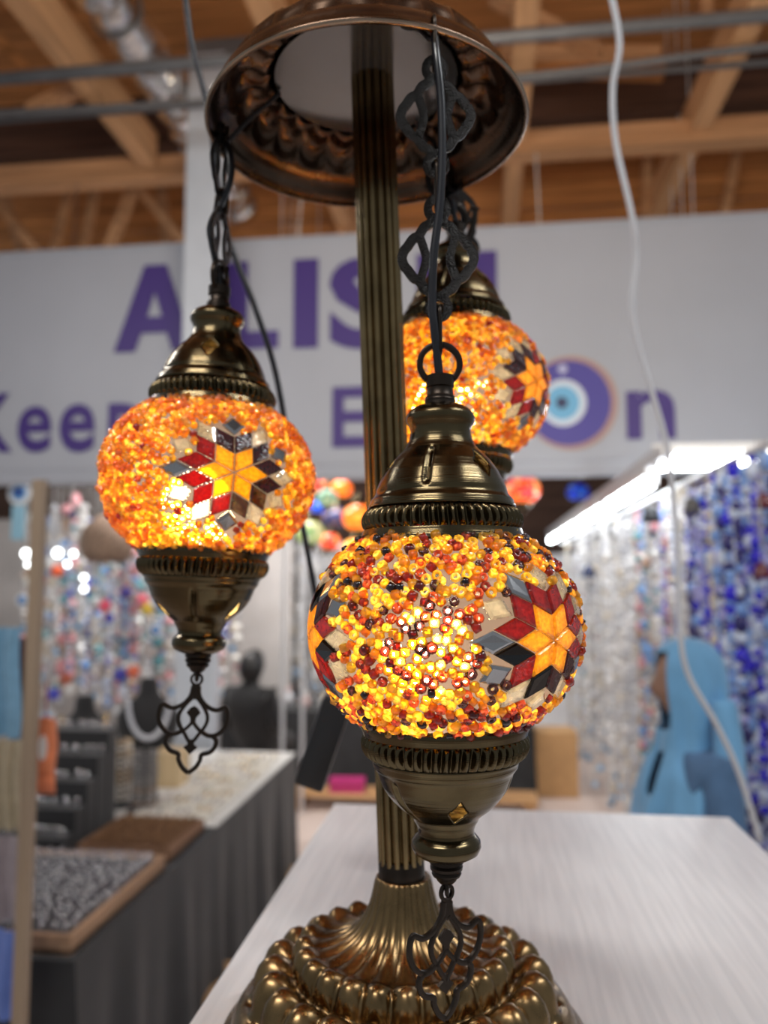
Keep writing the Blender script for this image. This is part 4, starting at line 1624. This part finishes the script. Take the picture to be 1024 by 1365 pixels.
def strand(x, y, z0, z1, pal, seed, where, group, br=.013, step=.034, ztop=None):
    """thread from z0 with beads between ztop and z1 and an eye disc at the end"""
    rnd = random.Random(seed)
    names = [n_ for n_, _ in PAL[pal]]
    mats_ = [m_ for _, m_ in PAL[pal]]
    main = rnd.randrange(len(mats_))
    R = br * (rnd.uniform(1.3, 2.0) if br > .02 else rnd.uniform(1.7, 2.6))
    ci_ = rnd.randrange(len(mats_)) if pal != 'white' else 2
    t_ = empty('bead_strand', (x, y, z1), rnd.uniform(-.5, .5), label='%s strand with %s disc, %s' % (names[main], names[ci_], where), cat='bead strand', group=group)
    L = z0 - z1
    Lb = (ztop or z0) - z1
    mb = MB()
    mb.tube([(0, 0, .02), (0, 0, L)], .0022, 5)
    mb.build('thread', THREAD, t_)
    mb = MB()
    z = .05
    while z < Lb - .02:
        k_ = main if rnd.random() < .5 else rnd.randrange(len(mats_))
        r = br * rnd.choice((.55, .7, .9, 1.0, 1.25, 1.7))
        mb.ball((rnd.uniform(-.002, .002), rnd.uniform(-.002, .002), z), r, 7, 4, k_, rnd.choice((1, 1, .6, 1.4)))
        z += r + step * rnd.uniform(.4, 1.0)
    o_ = mb.build('beads', mats_, t_, smooth=True)
    o_['kind'] = 'stuff'
    d_ = MB()
    d_.lathe([(.0005, -.004), (R * .9, -.004), (R, 0), (R * .9, .004), (.0005, .004)], 16, m=Matrix.Translation((0, 0, -R + .02)) @ Matrix.Rotation(math.pi / 2, 4, 'X'))
    dd = d_.build('charm_disc', mats_[ci_], t_, smooth=40)
    e_ = MB()
    e_.lathe([(.0005, .0), (R * .5, .0), (R * .5, .0025), (.0005, .003)], 14, m=Matrix.Translation((0, -.0042, -R + .02)) @ Matrix.Rotation(math.pi / 2, 4, 'X'))
    e_.build('charm_eye', EYE_W if pal != 'white' else EYE_B, dd, smooth=40)
    return t_


def rack(x0, x1, y, z, label, posts=True, zc=None):
    t_ = empty('hanging_rack', ((x0 + x1) / 2, y, 0), label=label, cat='rack')
    w_ = (x1 - x0) / 2
    mb_ = MB()
    mb_.tube([(-w_, 0, z), (w_, 0, z)], .012, 8)
    mb_.build('rail', RAILM, t_, smooth=40)
    for s_ in (-1, 1):
        mb_ = MB()
        if posts:
            mb_.tube([(s_ * (w_ - .01), 0, 0), (s_ * (w_ - .01), 0, z)], .014, 8)
        else:
            mb_.tube([(s_ * (w_ - .05), 0, z), (s_ * (w_ - .05), 0, zc)], .004, 6)
        mb_.build('upright' if posts else 'hanger_rod', RAILM, t_, smooth=40)
    return t_


rnd = random.Random(77)
# crowded charm display on the left: three racks
LR = [(5.25, 'front'), (5.85, 'middle'), (6.5, 'back')]
for y_, nm in LR:
    z_ = CAM.z + .142 * y_
    rack(-4.5, -1.32, y_, z_, 'white %s rack of hanging charms on the left' % nm, y_ < 6, ZC + 1.41)
    N_ = {'front': 24, 'middle': 27, 'back': 28}[nm]
    for i in range(N_):
        px_ = 30 + 290 * (i + rnd.uniform(.15, .85)) / N_
        zb_ = max(.80, at_y(px_, rnd.uniform(800, 955), y_).z)
        zt_ = at_y(px_, rnd.uniform(650, 760), y_).z
        strand(at_y(px_, 800, y_).x, y_, z_, zb_, rnd.choice(('mix', 'mix', 'white', 'white', 'white', 'mix', 'mix', 'blue')), 100 + i + int(y_ * 10), '%s from the left on the %s charm rack' % (ORD[i], nm), 'charm strands on the left racks', .026, .05, zt_)
# grey-white crystal strands behind the lamp
for y_, nm in ((7.5, 'near'), (8.2, 'far')):
    xa_, xb_ = at_y(318, 800, y_).x, at_y(505, 800, y_).x
    rack(xa_, xb_, y_, 2.06, 'white %s rack of crystal strands in the middle background' % nm)
    for i in range(18):
        px_ = 330 + 165 * (i + rnd.uniform(.15, .85)) / 18
        strand(at_y(px_, 800, y_).x, y_, 2.06, at_y(px_, rnd.uniform(890, 935), y_).z, 'white', 300 + i + int(y_ * 100), '%s from the left on the %s crystal rack' % (ORD[i], nm), 'crystal strands in the middle background', .022, .034)
# right-hand strands on three rods along the stall wall
XR = .80
ZRAIL = 2.10
for x_, nm, n1, n2 in ((.84, 'outer', 16, 21), (.98, 'middle', 16, 21), (1.13, 'wall-side', 16, 21)):
    ob = MB()
    ob.tube([(x_, 2.2, ZRAIL), (x_, 8.6, ZRAIL)], .012, 8)
    for yy in (2.25, 5.4, 8.55):
        ob.tube([(x_, yy, ZRAIL), (1.30, yy, ZRAIL + .06)], .008, 6)
    ob = ob.build('hanging_rod', RAILM, None, smooth=40)
    tag(ob, '%s white rod carrying bead strands along the right stall wall' % nm, 'rod')
    for i in range(n1):
        px_ = 870 - 122 * (i + rnd.uniform(.1, .9)) / n1
        p_ = at_x(px_, 800, x_)
        yy = min(p_.y, 8.5 - rnd.uniform(0, .9))
        strand(x_, yy, ZRAIL, rnd.uniform(.12, .4), 'white' if rnd.random() < .88 else 'mix', 400 + i + int(x_ * 1000), '%s from left on far %s rod' % (ORD[n1 - 1 - i], nm), 'pale strands along the far part of the right rods', .016, .028)
    for i in range(n2):
        px_ = 872 + 160 * (i + rnd.uniform(.1, .9)) / n2
        p_ = at_x(px_, 800, x_)
        strand(x_, p_.y, ZRAIL, rnd.uniform(.5, .95), rnd.choice(('blue', 'blue', 'white', 'mix', 'white') if px_ < 915 else ('blue', 'blue', 'blue', 'blue', 'white')), 500 + i + int(x_ * 1000), '%s from left on near %s rod' % (ORD[i], nm), 'blue strands along the near part of the right rods', .0145, .020)

# lit tubes on the rail
TUBE = emit_mat('led_tube', (.93, .97, 1.0), 24.0)
FIT = mat('fitting_white', (.8, .8, .8), .4)
for k in range(4):
    y0, y1 = 3.5 + k * 1.28, 3.5 + k * 1.28 + 1.2
    t = empty('tube_light', (XR - .06, (y0 + y1) / 2, 2.13), label=['bright tube light at the near end of the right rail', 'second bright tube light along the right rail', 'third bright tube light along the right rail', 'farthest bright tube light along the right rail'][k], cat='light', group='tube lights along the right rail')
    mb = MB()
    mb.tube([(0, -.58, 0), (0, .58, 0)], .026, 12)
    mb.build('tube', TUBE, t, smooth=40)
    MB().cbox((0, 0, .045), (.05, 1.2, .04), .004).build('housing', FIT, t)
    for s in (-1, 1):
        MB().cbox((0, s * .59, .005), (.05, .02, .05), .004).build('end_cap', FIT, t)
t = empty('tube_light', (XR + .40, 3.42, 2.20), label='bright tube light crossing above the blue strands at the right edge', cat='light')
mb = MB()
mb.tube([(-.45, 0, 0), (.45, 0, 0)], .034, 12)
mb.build('tube', TUBE, t, smooth=40)
MB().cbox((0, 0, .055), (.94, .05, .04), .004).build('housing', FIT, t)
for s in (-1, 1):
    MB().cbox((s * .455, 0, .005), (.02, .05, .06), .004).build('end_cap', FIT, t)
t = empty('light_rail', (XR - .06, 5.95, 2.22), label='white rail holding the tube lights above the bead strands', cat='rail')
MB().cbox((0, 0, 0), (.05, 5.5, .05), .004).build('beam', RAILM, t)
for yy in (-2.5, 2.5):
    MB().box((.33, yy, 0), (.62, .03, .03)).build('bracket', RAILM, t)


# dark bells and blue charms hung near the tubes
def bell(px_, py, x_, r, m, label, tail=True):
    p_ = at_x(px_, py, x_)
    t_ = empty('wind_bell', p_, 0, label=label, cat='bell')
    MB().lathe([(.001, r * 1.3), (r * .4, r * 1.25), (r * .75, r * .8), (r * .9, r * .1), (r * 1.05, -r * .5), (r * .98, -r * .5), (r * .7, r * .7), (.001, r * 1.1)], 18).build('bell_body', m, t_, smooth=True)
    mb_ = MB()
    mb_.tube([(0, 0, r * 1.2), (0, 0, max(r * 1.2 + .02, ZRAIL - p_.z))], .002, 5)
    mb_.build('cord', THREAD, t_)
    if tail:
        mb_ = MB()
        mb_.tube([(0, 0, r * .6), (0, 0, -r * 1.6)], .0025, 5)
        mb_.ball((0, 0, -r * 1.9), r * .35, 8, 5)
        mb_.build('clapper', m, t_, smooth=True)


bell(868, 690, .765, .042, mat('dark_bell', (.006, .008, .012), .6), 'dark bell hanging below the bright tubes, left of the grey bell')
bell(923, 678, .79, .032, mat('grey_bell', (.08, .08, .085), .6), 'grey bell hanging under the tubes just before the blue strands')
bell(785, 765, .78, .05, mat('navy_glass', (.01, .025, .09), .15), 'navy glass drop with a tail hanging right of the front globe')
bell(1019, 672, .79, .024, mat('maroon_glass', (.13, .012, .02), .2), 'maroon glass charm at the right edge, upper one', False)
bell(1016, 765, .77, .024, mat('maroon_glass2', (.13, .012, .02), .2), 'maroon glass charm at the right edge, lower one', False)

# larger pieces in front of the left charms, hung from one wire behind the banner's lower edge
YW = 5.12
ZW = CAM.z + .150 * YW
ob = MB()
ob.tube([(-4.6, YW, ZW), (-1.25, YW, ZW)], .006, 6)
for xx in (-4.5, -2.9, -1.3):
    ob.tube([(xx, YW, ZW), (xx, YW + .1, ZC - .02)], .004, 5)
ob = ob.build('hanging_wire', GREY_METAL, None, smooth=True)
tag(ob, 'steel wire carrying the larger charms behind the lower banner edge', 'wire')


def on_wire(px_, py):
    p__ = at_y(px_, py, YW)
    return p__, ZW - p__.z


p_, up_ = on_wire(143, 722)
t = empty('woven_lantern', p_, label='brown woven bell-shaped lantern hanging left of the left globe', cat='lantern')
WOV = mat('woven_brown', (.26, .175, .125), .8, var=.35, vscale=40, bump=.4, bscale=120)
MB().lathe([(.02, .19), (.06, .18), (.13, .13), (.175, .05), (.185, -.03), (.165, -.10), (.13, -.14), (.125, -.135), (.155, -.10), (.175, -.03), (.165, .05), (.12, .12), (.02, .17)], 32).build('woven_body', WOV, t, smooth=True)
mb = MB()
mb.tube([(0, 0, .18), (0, 0, up_)], .005, 6)
mb.build('hanging_cord', THREAD, t)
p_, up_ = on_wire(168, 838)
t = empty('dreamcatcher', p_, label='round dreamcatcher hoop with a blue lower edge on the left', cat='ornament')
mb = MB()
mb.tube([(.088 * math.cos(a), 0, .088 * math.sin(a)) for a in [i * math.pi / 20 for i in range(40)]], .008, 8, closed=True)
mb.build('hoop', mat('hoop_grey', (.42, .42, .42), .7), t, smooth=True)
mb = MB()
for i in range(12):
    a, b = i * math.pi / 6, (i + 4) * math.pi / 6
    mb.tube([(.086 * math.cos(a), 0, .086 * math.sin(a)), (.086 * math.cos(b), 0, .086 * math.sin(b))], .0015, 4)
mb.build('web', THREAD, t)
mb = MB()
mb.tube([(.088 * math.cos(a), 0, .088 * math.sin(a)) for a in [math.pi * (1.15 + .7 * i / 12) for i in range(13)]], [.01 + .008 * math.sin(math.pi * i / 12) for i in range(13)], 8)
mb.build('blue_wrapping', bmat('slate_bead', (.06, .12, .2)), t, smooth=True)
mb = MB()
mb.tube([(0, 0, .09), (0, 0, up_)], .003, 5)
mb.build('loop', THREAD, t)


def eye_plaque(px_, py, R, label, tail=None):
    p__, up__ = on_wire(px_, py)
    t_ = empty('eye_charm', p__, label=label, cat='charm')
    for nm_, r, off, m_ in (('outer_disc', R, 0, EYE_W), ('blue_disc', R * .62, -.008, EYE_B), ('pupil', R * .34, -.014, EYE_K)):
        MB().lathe([(.0005, -.004), (r * .94, -.004), (r, 0), (r * .94, .004), (.0005, .004)], 24, m=Matrix.Translation((0, off, 0)) @ Matrix.Rotation(math.pi / 2, 4, 'X')).build(nm_, m_, t_, smooth=40)
    if tail:
        MB().cbox((0, 0, -R - tail / 2), (R * 1.1, .012, tail), .004).build('tassel', bmat('tassel_sky', (.30, .55, .70), .7), t_)
    mb_ = MB()
    mb_.tube([(0, 0, R), (0, 0, max(up__, R + .02))], .003, 5)
    mb_.build('cord', THREAD, t_)


eye_plaque(26, 657, .088, 'large white and blue eye charm with a sky-blue tassel at upper left', .24)
eye_plaque(54, 660, .045, 'small blue eye charm right of the large tasselled one')
eye_plaque(30, 800, .05, 'round eye charm hanging below the tasselled one at the left edge')
eye_plaque(128, 775, .045, 'white eye charm hanging under the woven lantern')
eye_plaque(208, 840, .05, 'white eye charm beside the dreamcatcher hoop')
for i, (px_, py, c, lab) in enumerate(((140, 807, (240, 105, 130), 'pink pom-pom among the hanging charms'), (88, 905, (190, 110, 90), 'rust red pom-pom low among the hanging charms'),
                                       (72, 925, (88, 92, 200), 'violet blue pom-pom above the orange charm'), (168, 790, (84, 74, 150), 'purple pom-pom beside the left cup'), (190, 800, (230, 120, 135), 'rose pom-pom beside the left cup'),
                                       (178, 895, (225, 120, 90), 'coral pom-pom below the dreamcatcher'), (160, 900, (80, 80, 180), 'blue violet pom-pom left of the coral one'), (190, 935, (235, 160, 165), 'pale pink pom-pom lowest in the display'),
                                       (196, 812, (220, 190, 80), 'yellow pom-pom under the rose one'), (76, 761, (240, 110, 70), 'orange pom-pom below the row of bright bulbs'))):
    p_, up_ = on_wire(px_, py)
    t = empty('pom_pom', p_, label=lab, cat='ornament')
    mb = MB()
    rr = random.Random(i)
    mb.ball((0, 0, 0), .038, 14, 9)
    for _ in range(60):
        v = Vector((rr.gauss(0, 1), rr.gauss(0, 1), rr.gauss(0, 1))).normalized()
        mb.ball(v * .038, .008, 5, 3)
    o = mb.build('wool_ball', mat('pom_%d' % i, s2l(c), .9), t, smooth=True)
    o['kind'] = 'stuff'
    mb = MB()
    mb.tube([(0, 0, .03), (0, 0, up_)], .002, 5)
    mb.build('thread', THREAD, t)

# string of small bright lamps on the left
FAIRY = emit_mat('fairy_bulb', (.95, 1.0, 1.0), 7.0)
o0 = at_y(75, 735, YW)
t = empty('fairy_lights', o0, label='string of small bright white bulbs among the left charms', cat='light')
mb = MB()
P = [at_y(a, b, YW) - o0 for a, b in ((35, 738), (54, 738), (77, 737), (98, 738), (90, 752), (112, 770), (38, 752), (112, 785))]
mb.tube(smooth_path([Vector((P[0].x - .06, 0, ZW - o0.z))] + [p + Vector((0, 0, .02)) for p in P], 4), .003, 5)
mb.build('wire', CORD, t)
for i, p in enumerate(P):
    mb = MB()
    mb.ball(p, .028 if i in (0, 2) else .019, 12, 8)
    mb.build('bulb', FAIRY, t, smooth=True)

# far mosaic lamps, lit, on hung rails behind the banner
MC = {
    'red': [(.9, .06, .02), (.95, .16, .02), (.7, .03, .05), (.95, .35, .12)],
    'orange': [(1, .20, .015), (1, .32, .03), (.95, .12, .015)],
    'green': [(.18, .42, .26), (.28, .55, .4), (.5, .6, .35), (.12, .3, .3)],
    'blue': [(.01, .05, .7), (.03, .18, .8), (.02, .03, .3)],
    'amber': [(1, .42, .03), (1, .55, .10), (1, .30, .03)],
    'navy': [(.02, .03, .12), (.08, .1, .25), (.2, .12, .12)],
    'lime': [(.42, .55, .18), (.28, .48, .22), (.7, .7, .4)],
}
ZL = 2.62
LY = [5.35, 5.62, 5.9]
for k, y_ in enumerate(LY):
    rack(-1.45, 1.5, y_, ZL, ['front', 'middle', 'rear'][k] + ' hung rail carrying the far mosaic lamps behind the banner', False, ZC + 1.41)


def far_lamp(px_, py, row, rpx, kind, strength, label):
    y = LY[row]
    p__ = at_y(px_, py, y)
    R = rpx * y / FPX
    t_ = empty('mosaic_globe_lamp', p__, label=label, cat='lamp', group='far lit mosaic lamps')
    MB().lathe([(R * math.sin(a), -R * .84 * math.cos(a)) for a in np.linspace(.45, math.pi - .45, 15)], 28).build('globe', mosaic_mat('mosaic_' + kind + str(px_), MC[kind], 2.6 / R, strength * .9), t_, smooth=True)
    MB().lathe([(R * .48, R * .72), (R * .5, R * .8), (R * .42, R * .9), (R * .34, R * 1.1), (R * .14, R * 1.3), (R * .08, R * 1.5), (.001, R * 1.52)], 20).build('top_cap', BRASS, t_, smooth=True)
    MB().lathe([(R * .48, -R * .72), (R * .5, -R * .8), (R * .4, -R * .95), (R * .2, -R * 1.15), (R * .08, -R * 1.3), (.001, -R * 1.5)], 20).build('bottom_cup', BRASS, t_, smooth=True)
    mb_ = MB()
    mb_.tube([(0, 0, R * 1.5), (0, 0, ZL - p__.z)], .004, 6)
    mb_.build('chain', DARK, t_)


far_lamp(424, 646, 2, 14, 'red', .9, 'red lit mosaic lamp just right of the left globe')
far_lamp(455, 652, 1, 15, 'orange', 1.1, 'orange lit mosaic lamp, uppermost of the far cluster')
far_lamp(436, 664, 0, 15, 'green', .45, 'green lit mosaic lamp in the far cluster')
far_lamp(424, 676, 1, 10, 'blue', 1.4, 'blue lit mosaic lamp in the far cluster')
far_lamp(447, 690, 2, 18, 'navy', .4, 'dark blue mosaic lamp in the middle of the far cluster')
far_lamp(478, 690, 0, 22, 'orange', 1.5, 'bright orange lit mosaic lamp by the pole, largest of the far cluster')
far_lamp(413, 710, 0, 20, 'lime', .5, 'pale green lit mosaic lamp below the left globe edge')
far_lamp(440, 722, 1, 14, 'red', .9, 'small red lit mosaic lamp low in the far cluster')
far_lamp(474, 732, 1, 17, 'amber', 1.5, 'yellow lit mosaic lamp lowest in the far cluster')
far_lamp(697, 653, 0, 23, 'red', 1.1, 'red lit mosaic lamp hanging alone right of the front cap')
far_lamp(771, 656, 2, 15, 'blue', .22, 'blue mosaic lamp hanging in the dark under the banner')


# ---------------------------------------------------------------- people in the background
def skin_mesh(name, joints, edges, m, parent, sub=2):
    me = bpy.data.meshes.new(name)
    me.from_pydata([j[0] for j in joints], edges, [])
    o = bpy.data.objects.new(name + '_tmp', me)
    COL.objects.link(o)
    o.modifiers.new('skin', 'SKIN')
    for i, j in enumerate(joints):
        r = j[1]
        me.skin_vertices[0].data[i].radius = r if isinstance(r, tuple) else (r, r)
        me.skin_vertices[0].data[i].use_root = (i == 0)
    s = o.modifiers.new('sub', 'SUBSURF')
    s.levels = s.render_levels = sub
    dg = bpy.context.evaluated_depsgraph_get()
    m2 = bpy.data.meshes.new_from_object(o.evaluated_get(dg))
    bpy.data.objects.remove(o)
    m2.name = name
    m2.materials.clear()
    m2.materials.append(m)
    m2.shade_smooth()
    r = bpy.data.objects.new(name, m2)
    COL.objects.link(r)
    r.parent = parent
    return r


def head_mesh(name, c, s, m, parent, face=-1):
    """egg-shaped head with brow, nose, chin and eye hollows; looks along local -Y"""
    mb_ = MB()
    n, k = 28, 20
    for i in range(k + 1):
        ph_ = math.pi * i / k
        for j in range(n):
            a = 2 * math.pi * j / n
            d = Vector((math.sin(ph_) * math.cos(a), math.sin(ph_) * math.sin(a), -math.cos(ph_)))
            p_ = Vector((d.x * .076, d.y * .096, d.z * .118))
            if d.z < 0:
                p_.x *= 1 - .25 * d.z * d.z
                p_.y *= 1 - .18 * d.z * d.z
            if d.y < 0:
                nose = math.exp(-((d.x / .14) ** 2 + ((d.z + .18) / .2) ** 2))
                p_.y -= .022 * nose
                for sx in (-1, 1):
                    p_.y += .010 * math.exp(-(((d.x - sx * .36) / .16) ** 2 + ((d.z - .03) / .12) ** 2))
                p_.y -= .008 * math.exp(-((d.x / .3) ** 2 + ((d.z + .85) / .2) ** 2))
            mb_.v.append(p_ * s + Vector(c))
    for i in range(k):
        for j in range(n):
            mb_.f.append((i * n + j, i * n + (j + 1) % n, (i + 1) * n + (j + 1) % n, (i + 1) * n + j))
            mb_.mi.append(0)
    return mb_.build(name, m, parent, smooth=True)


SKIN = mat('skin', (.34, .19, .13), .5)
# woman in a light blue scarf, standing by the strands, turned to the left
pc = at_y(921, 1000, 2.28)
ZH = at_y(905, 848, 2.28).z
t = empty('person', (pc.x - .0, 2.28, 0), math.radians(-82), label='person in a light blue headscarf and blue top before the bead strands', cat='person')
H = ZH
BLUE_TOP = mat('blue_denim', (.075, .16, .30), .75, var=.15, vscale=20, sheen=.15)
hp = H * .52
sh = H * .805
J = [((0, 0, hp), (.13, .10)), ((0, .0, hp + .18), (.115, .09)), ((0, .01, sh - .10), (.145, .10)), ((0, .01, sh), (.085, .075)), ((0, 0, sh + .07), (.050, .05)), ((0, 0, sh + .13), (.055, .06)),
     ((.155, .01, sh - .03), .055), ((.195, .02, sh - .27), .046), ((.15, -.16, sh - .40), .036), ((.12, -.24, sh - .38), .03),
     ((-.155, .01, sh - .03), .055), ((-.195, .02, sh - .27), .046), ((-.15, -.16, sh - .40), .036), ((-.12, -.24, sh - .38), .03),
     ((.09, 0, hp - .06), .10), ((.095, -.01, hp * .5), .065), ((.095, .0, .10), .045), ((.10, -.10, .035), .032),
     ((-.09, 0, hp - .06), .10), ((-.095, -.01, hp * .5), .065), ((-.095, .0, .10), .045), ((-.10, -.10, .035), .032)]
E = [(0, 1), (1, 2), (2, 3), (3, 4), (4, 5), (2, 6), (6, 7), (7, 8), (8, 9), (2, 10), (10, 11), (11, 12), (12, 13), (0, 14), (14, 15), (15, 16), (16, 17), (0, 18), (18, 19), (19, 20), (20, 21)]
skin_mesh('body', J, E, BLUE_TOP, t)
hc = (0, -.01, H - .125)
head_mesh('head', hc, .86, SKIN, t)
# the scarf: rings from crown to chest, open at the face
SC = mat('sky_scarf', (.16, .40, .66), .7, var=.14, vscale=9, sheen=.3)
rings = [(H - .001, .006, .006, 0), (H - .012, .055, .065, 0), (H - .04, .088, .104, 0), (H - .09, .102, .120, .0), (H - .15, .104, .120, .004), (H - .20, .100, .112, .006), (H - .245, .092, .100, .0), (H - .285, .098, .098, -.004),
         (H - .305, .112, .104, -.008), (H - .33, .140, .116, -.01), (H - .36, .172, .130, -.012), (H - .41, .190, .142, -.018), (H - .47, .186, .150, -.025), (H - .53, .172, .152, -.03)]
mb = MB()
n = 64
for i, (z, rx, ry, oy_) in enumerate(rings):
    for j in range(n):
        a = 2 * math.pi * j / n
        f = i / len(rings)
        w_ = 1 + .11 * f * math.sin(a * 7 + i * .35) + .06 * f * math.sin(a * 12 + 1 - i * .3)
        rx_, ry_ = (rx * .92, ry * .84) if i < 8 else (rx * .86, ry * .80)
        mb.v.append((rx_ * w_ * math.cos(a), oy_ + ry_ * w_ * math.sin(a), z + .012 * f * math.sin(a * 5)))
for i in range(len(rings) - 1):
    for j in range(n):
        a = 2 * math.pi * (j + .5) / n
        d = (a - 1.5 * math.pi + math.pi) % (2 * math.pi) - math.pi
        zc_ = (rings[i][0] + rings[i + 1][0]) / 2
        if abs(d) < .62 and H - .225 < zc_ < H - .045:
            continue
        if abs(d - .15) < .22 and H - .40 < zc_ < H - .30:
            continue
        mb.f.append((i * n + j, i * n + (j + 1) % n, (i + 1) * n + (j + 1) % n, (i + 1) * n + j))
        mb.mi.append(0)
o = mb.build('headscarf', SC, t, smooth=True)
sm = o.modifiers.new('cloth', 'SOLIDIFY')
sm.thickness = .006
sm2 = o.modifiers.new('soft', 'SUBSURF')
sm2.levels = sm2.render_levels = 1
# scarf tail hanging down the back and side
mb = MB()
pth = smooth_path([(.10, .05, H - .16), (.125, .05, H - .28), (.15, .03, H - .40), (.14, .0, H - .52), (.13, -.02, H - .62)], 5)
mb.tube(pth, [.03 + .03 * i / len(pth) for i in range(len(pth))], 10)
mb.build('scarf_tail', SC, t, smooth=True)
# necklace of dark stones
mb = MB()
for i in range(18):
    a = math.pi * (1.05 + .9 * i / 17)
    mb.ball((.16 * math.cos(a), -.03 + .16 * math.sin(a), H - .50 - .09 * math.sin((i / 17) * math.pi)), .018, 8, 5)
mb.build('necklace', mat('dark_stone', (.015, .02, .035), .3), t, smooth=True)
# hands
for s in (-1, 1):
    mb = MB()
    base = Vector((s * .12, -.24, sh - .38))
    mb.cbox(base + Vector((0, -.05, .0)), (.03, .085, .075), .012)
    for f in range(4):
        z = .028 - .018 * f
        ln = (.065, .075, .07, .055)[f]
        mb.tube([base + Vector((0, -.085, z)), base + Vector((-s * .012, -.085 - ln * .6, z)), base + Vector((-s * .035, -.085 - ln * .85, z))], [.009, .0085, .007], 8)
    mb.tube([base + Vector((0, -.03, .03)), base + Vector((-s * .03, -.06, .055)), base + Vector((-s * .04, -.09, .055))], [.011, .0095, .008], 8)
    mb.build('hand', SKIN, t, smooth=True)

# person in black seated before the black table, back to the camera
pc = at_y(334, 925, 5.72)
ZS = at_y(334, 868, 5.72).z
t = empty('person', (pc.x, 5.72, 0), math.radians(168), label='person dressed in black with black hair sitting before the display table', cat='person')
BLK = mat('black_wool', (.012, .012, .013), .9, sheen=.2)
sh = ZS - .27
hp = .50
J = [((0, 0, hp), (.16, .12)), ((0, .02, hp + .17), (.14, .11)), ((0, .02, sh - .08), (.165, .11)), ((0, .01, sh), (.09, .08)), ((0, -.01, sh + .06), (.052, .052)), ((0, -.02, sh + .12), (.055, .06)),
     ((.17, .01, sh - .03), .06), ((.215, .0, sh - .27), .05), ((.14, -.2, sh - .33), .038), ((.09, -.27, sh - .33), .03),
     ((-.17, .01, sh - .03), .06), ((-.215, .0, sh - .27), .05), ((-.14, -.2, sh - .33), .038), ((-.09, -.27, sh - .33), .03),
     ((.10, -.12, hp), .10), ((.11, -.40, hp), .075), ((.11, -.42, .10), .05), ((.11, -.52, .04), .035),
     ((-.10, -.12, hp), .10), ((-.11, -.40, hp), .075), ((-.11, -.42, .10), .05), ((-.11, -.52, .04), .035)]
skin_mesh('body', J, E, BLK, t)
head_mesh('head', (0, -.03, ZS - .125), .95, SKIN, t)
mb = MB()
n, k = 32, 14
for i in range(k + 1):
    ph_ = math.pi * .72 * i / k
    for j in range(n):
        a = 2 * math.pi * j / n
        front = max(0.0, -math.sin(a))
        rr = 1 + .05 * math.sin(a * 11) * math.sin(ph_)
        z = .128 * math.cos(ph_) + front * .09 * (i / k)
        mb.v.append((.087 * rr * math.sin(ph_) * math.cos(a), -.022 + .104 * rr * math.sin(ph_) * math.sin(a) + .012 * (1 - front), ZS - .123 + z))
for i in range(k):
    for j in range(n):
        mb.f.append((i * n + j, i * n + (j + 1) % n, (i + 1) * n + (j + 1) % n, (i + 1) * n + j))
        mb.mi.append(0)
mb.build('hair', mat('black_hair', (.008, .007, .007), .45), t, smooth=True)
for s in (-1, 1):
    mb = MB()
    base = Vector((s * .09, -.27, sh - .33))
    mb.cbox(base + Vector((0, -.05, .0)), (.03, .085, .075), .012)
    for f in range(4):
        z = .028 - .018 * f
        ln = (.065, .075, .07, .055)[f]
        mb.tube([base + Vector((0, -.085, z)), base + Vector((-s * .012, -.085 - ln * .6, z)), base + Vector((-s * .035, -.085 - ln * .85, z))], [.009, .0085, .007], 8)
    mb.tube([base + Vector((0, -.03, .03)), base + Vector((-s * .03, -.06, .055)), base + Vector((-s * .04, -.09, .055))], [.011, .0095, .008], 8)
    mb.build('hand', SKIN, t, smooth=True)
# stool
st = empty('stool', (pc.x, 5.72, 0), label='small round stool under the person in black', cat='stool')
MB().lathe([(.001, .34), (.17, .34), (.18, .355), (.175, .372), (.001, .378)], 28).build('seat', mat('stool_seat', (.05, .05, .05), .5), st, smooth=40)
for k in range(4):
    a = math.pi / 4 + k * math.pi / 2
    mb = MB()
    mb.tube([(.12 * math.cos(a), .12 * math.sin(a), .34), (.16 * math.cos(a), .16 * math.sin(a), .0)], .012, 8)
    mb.build('leg', GREY_METAL, st, smooth=True)
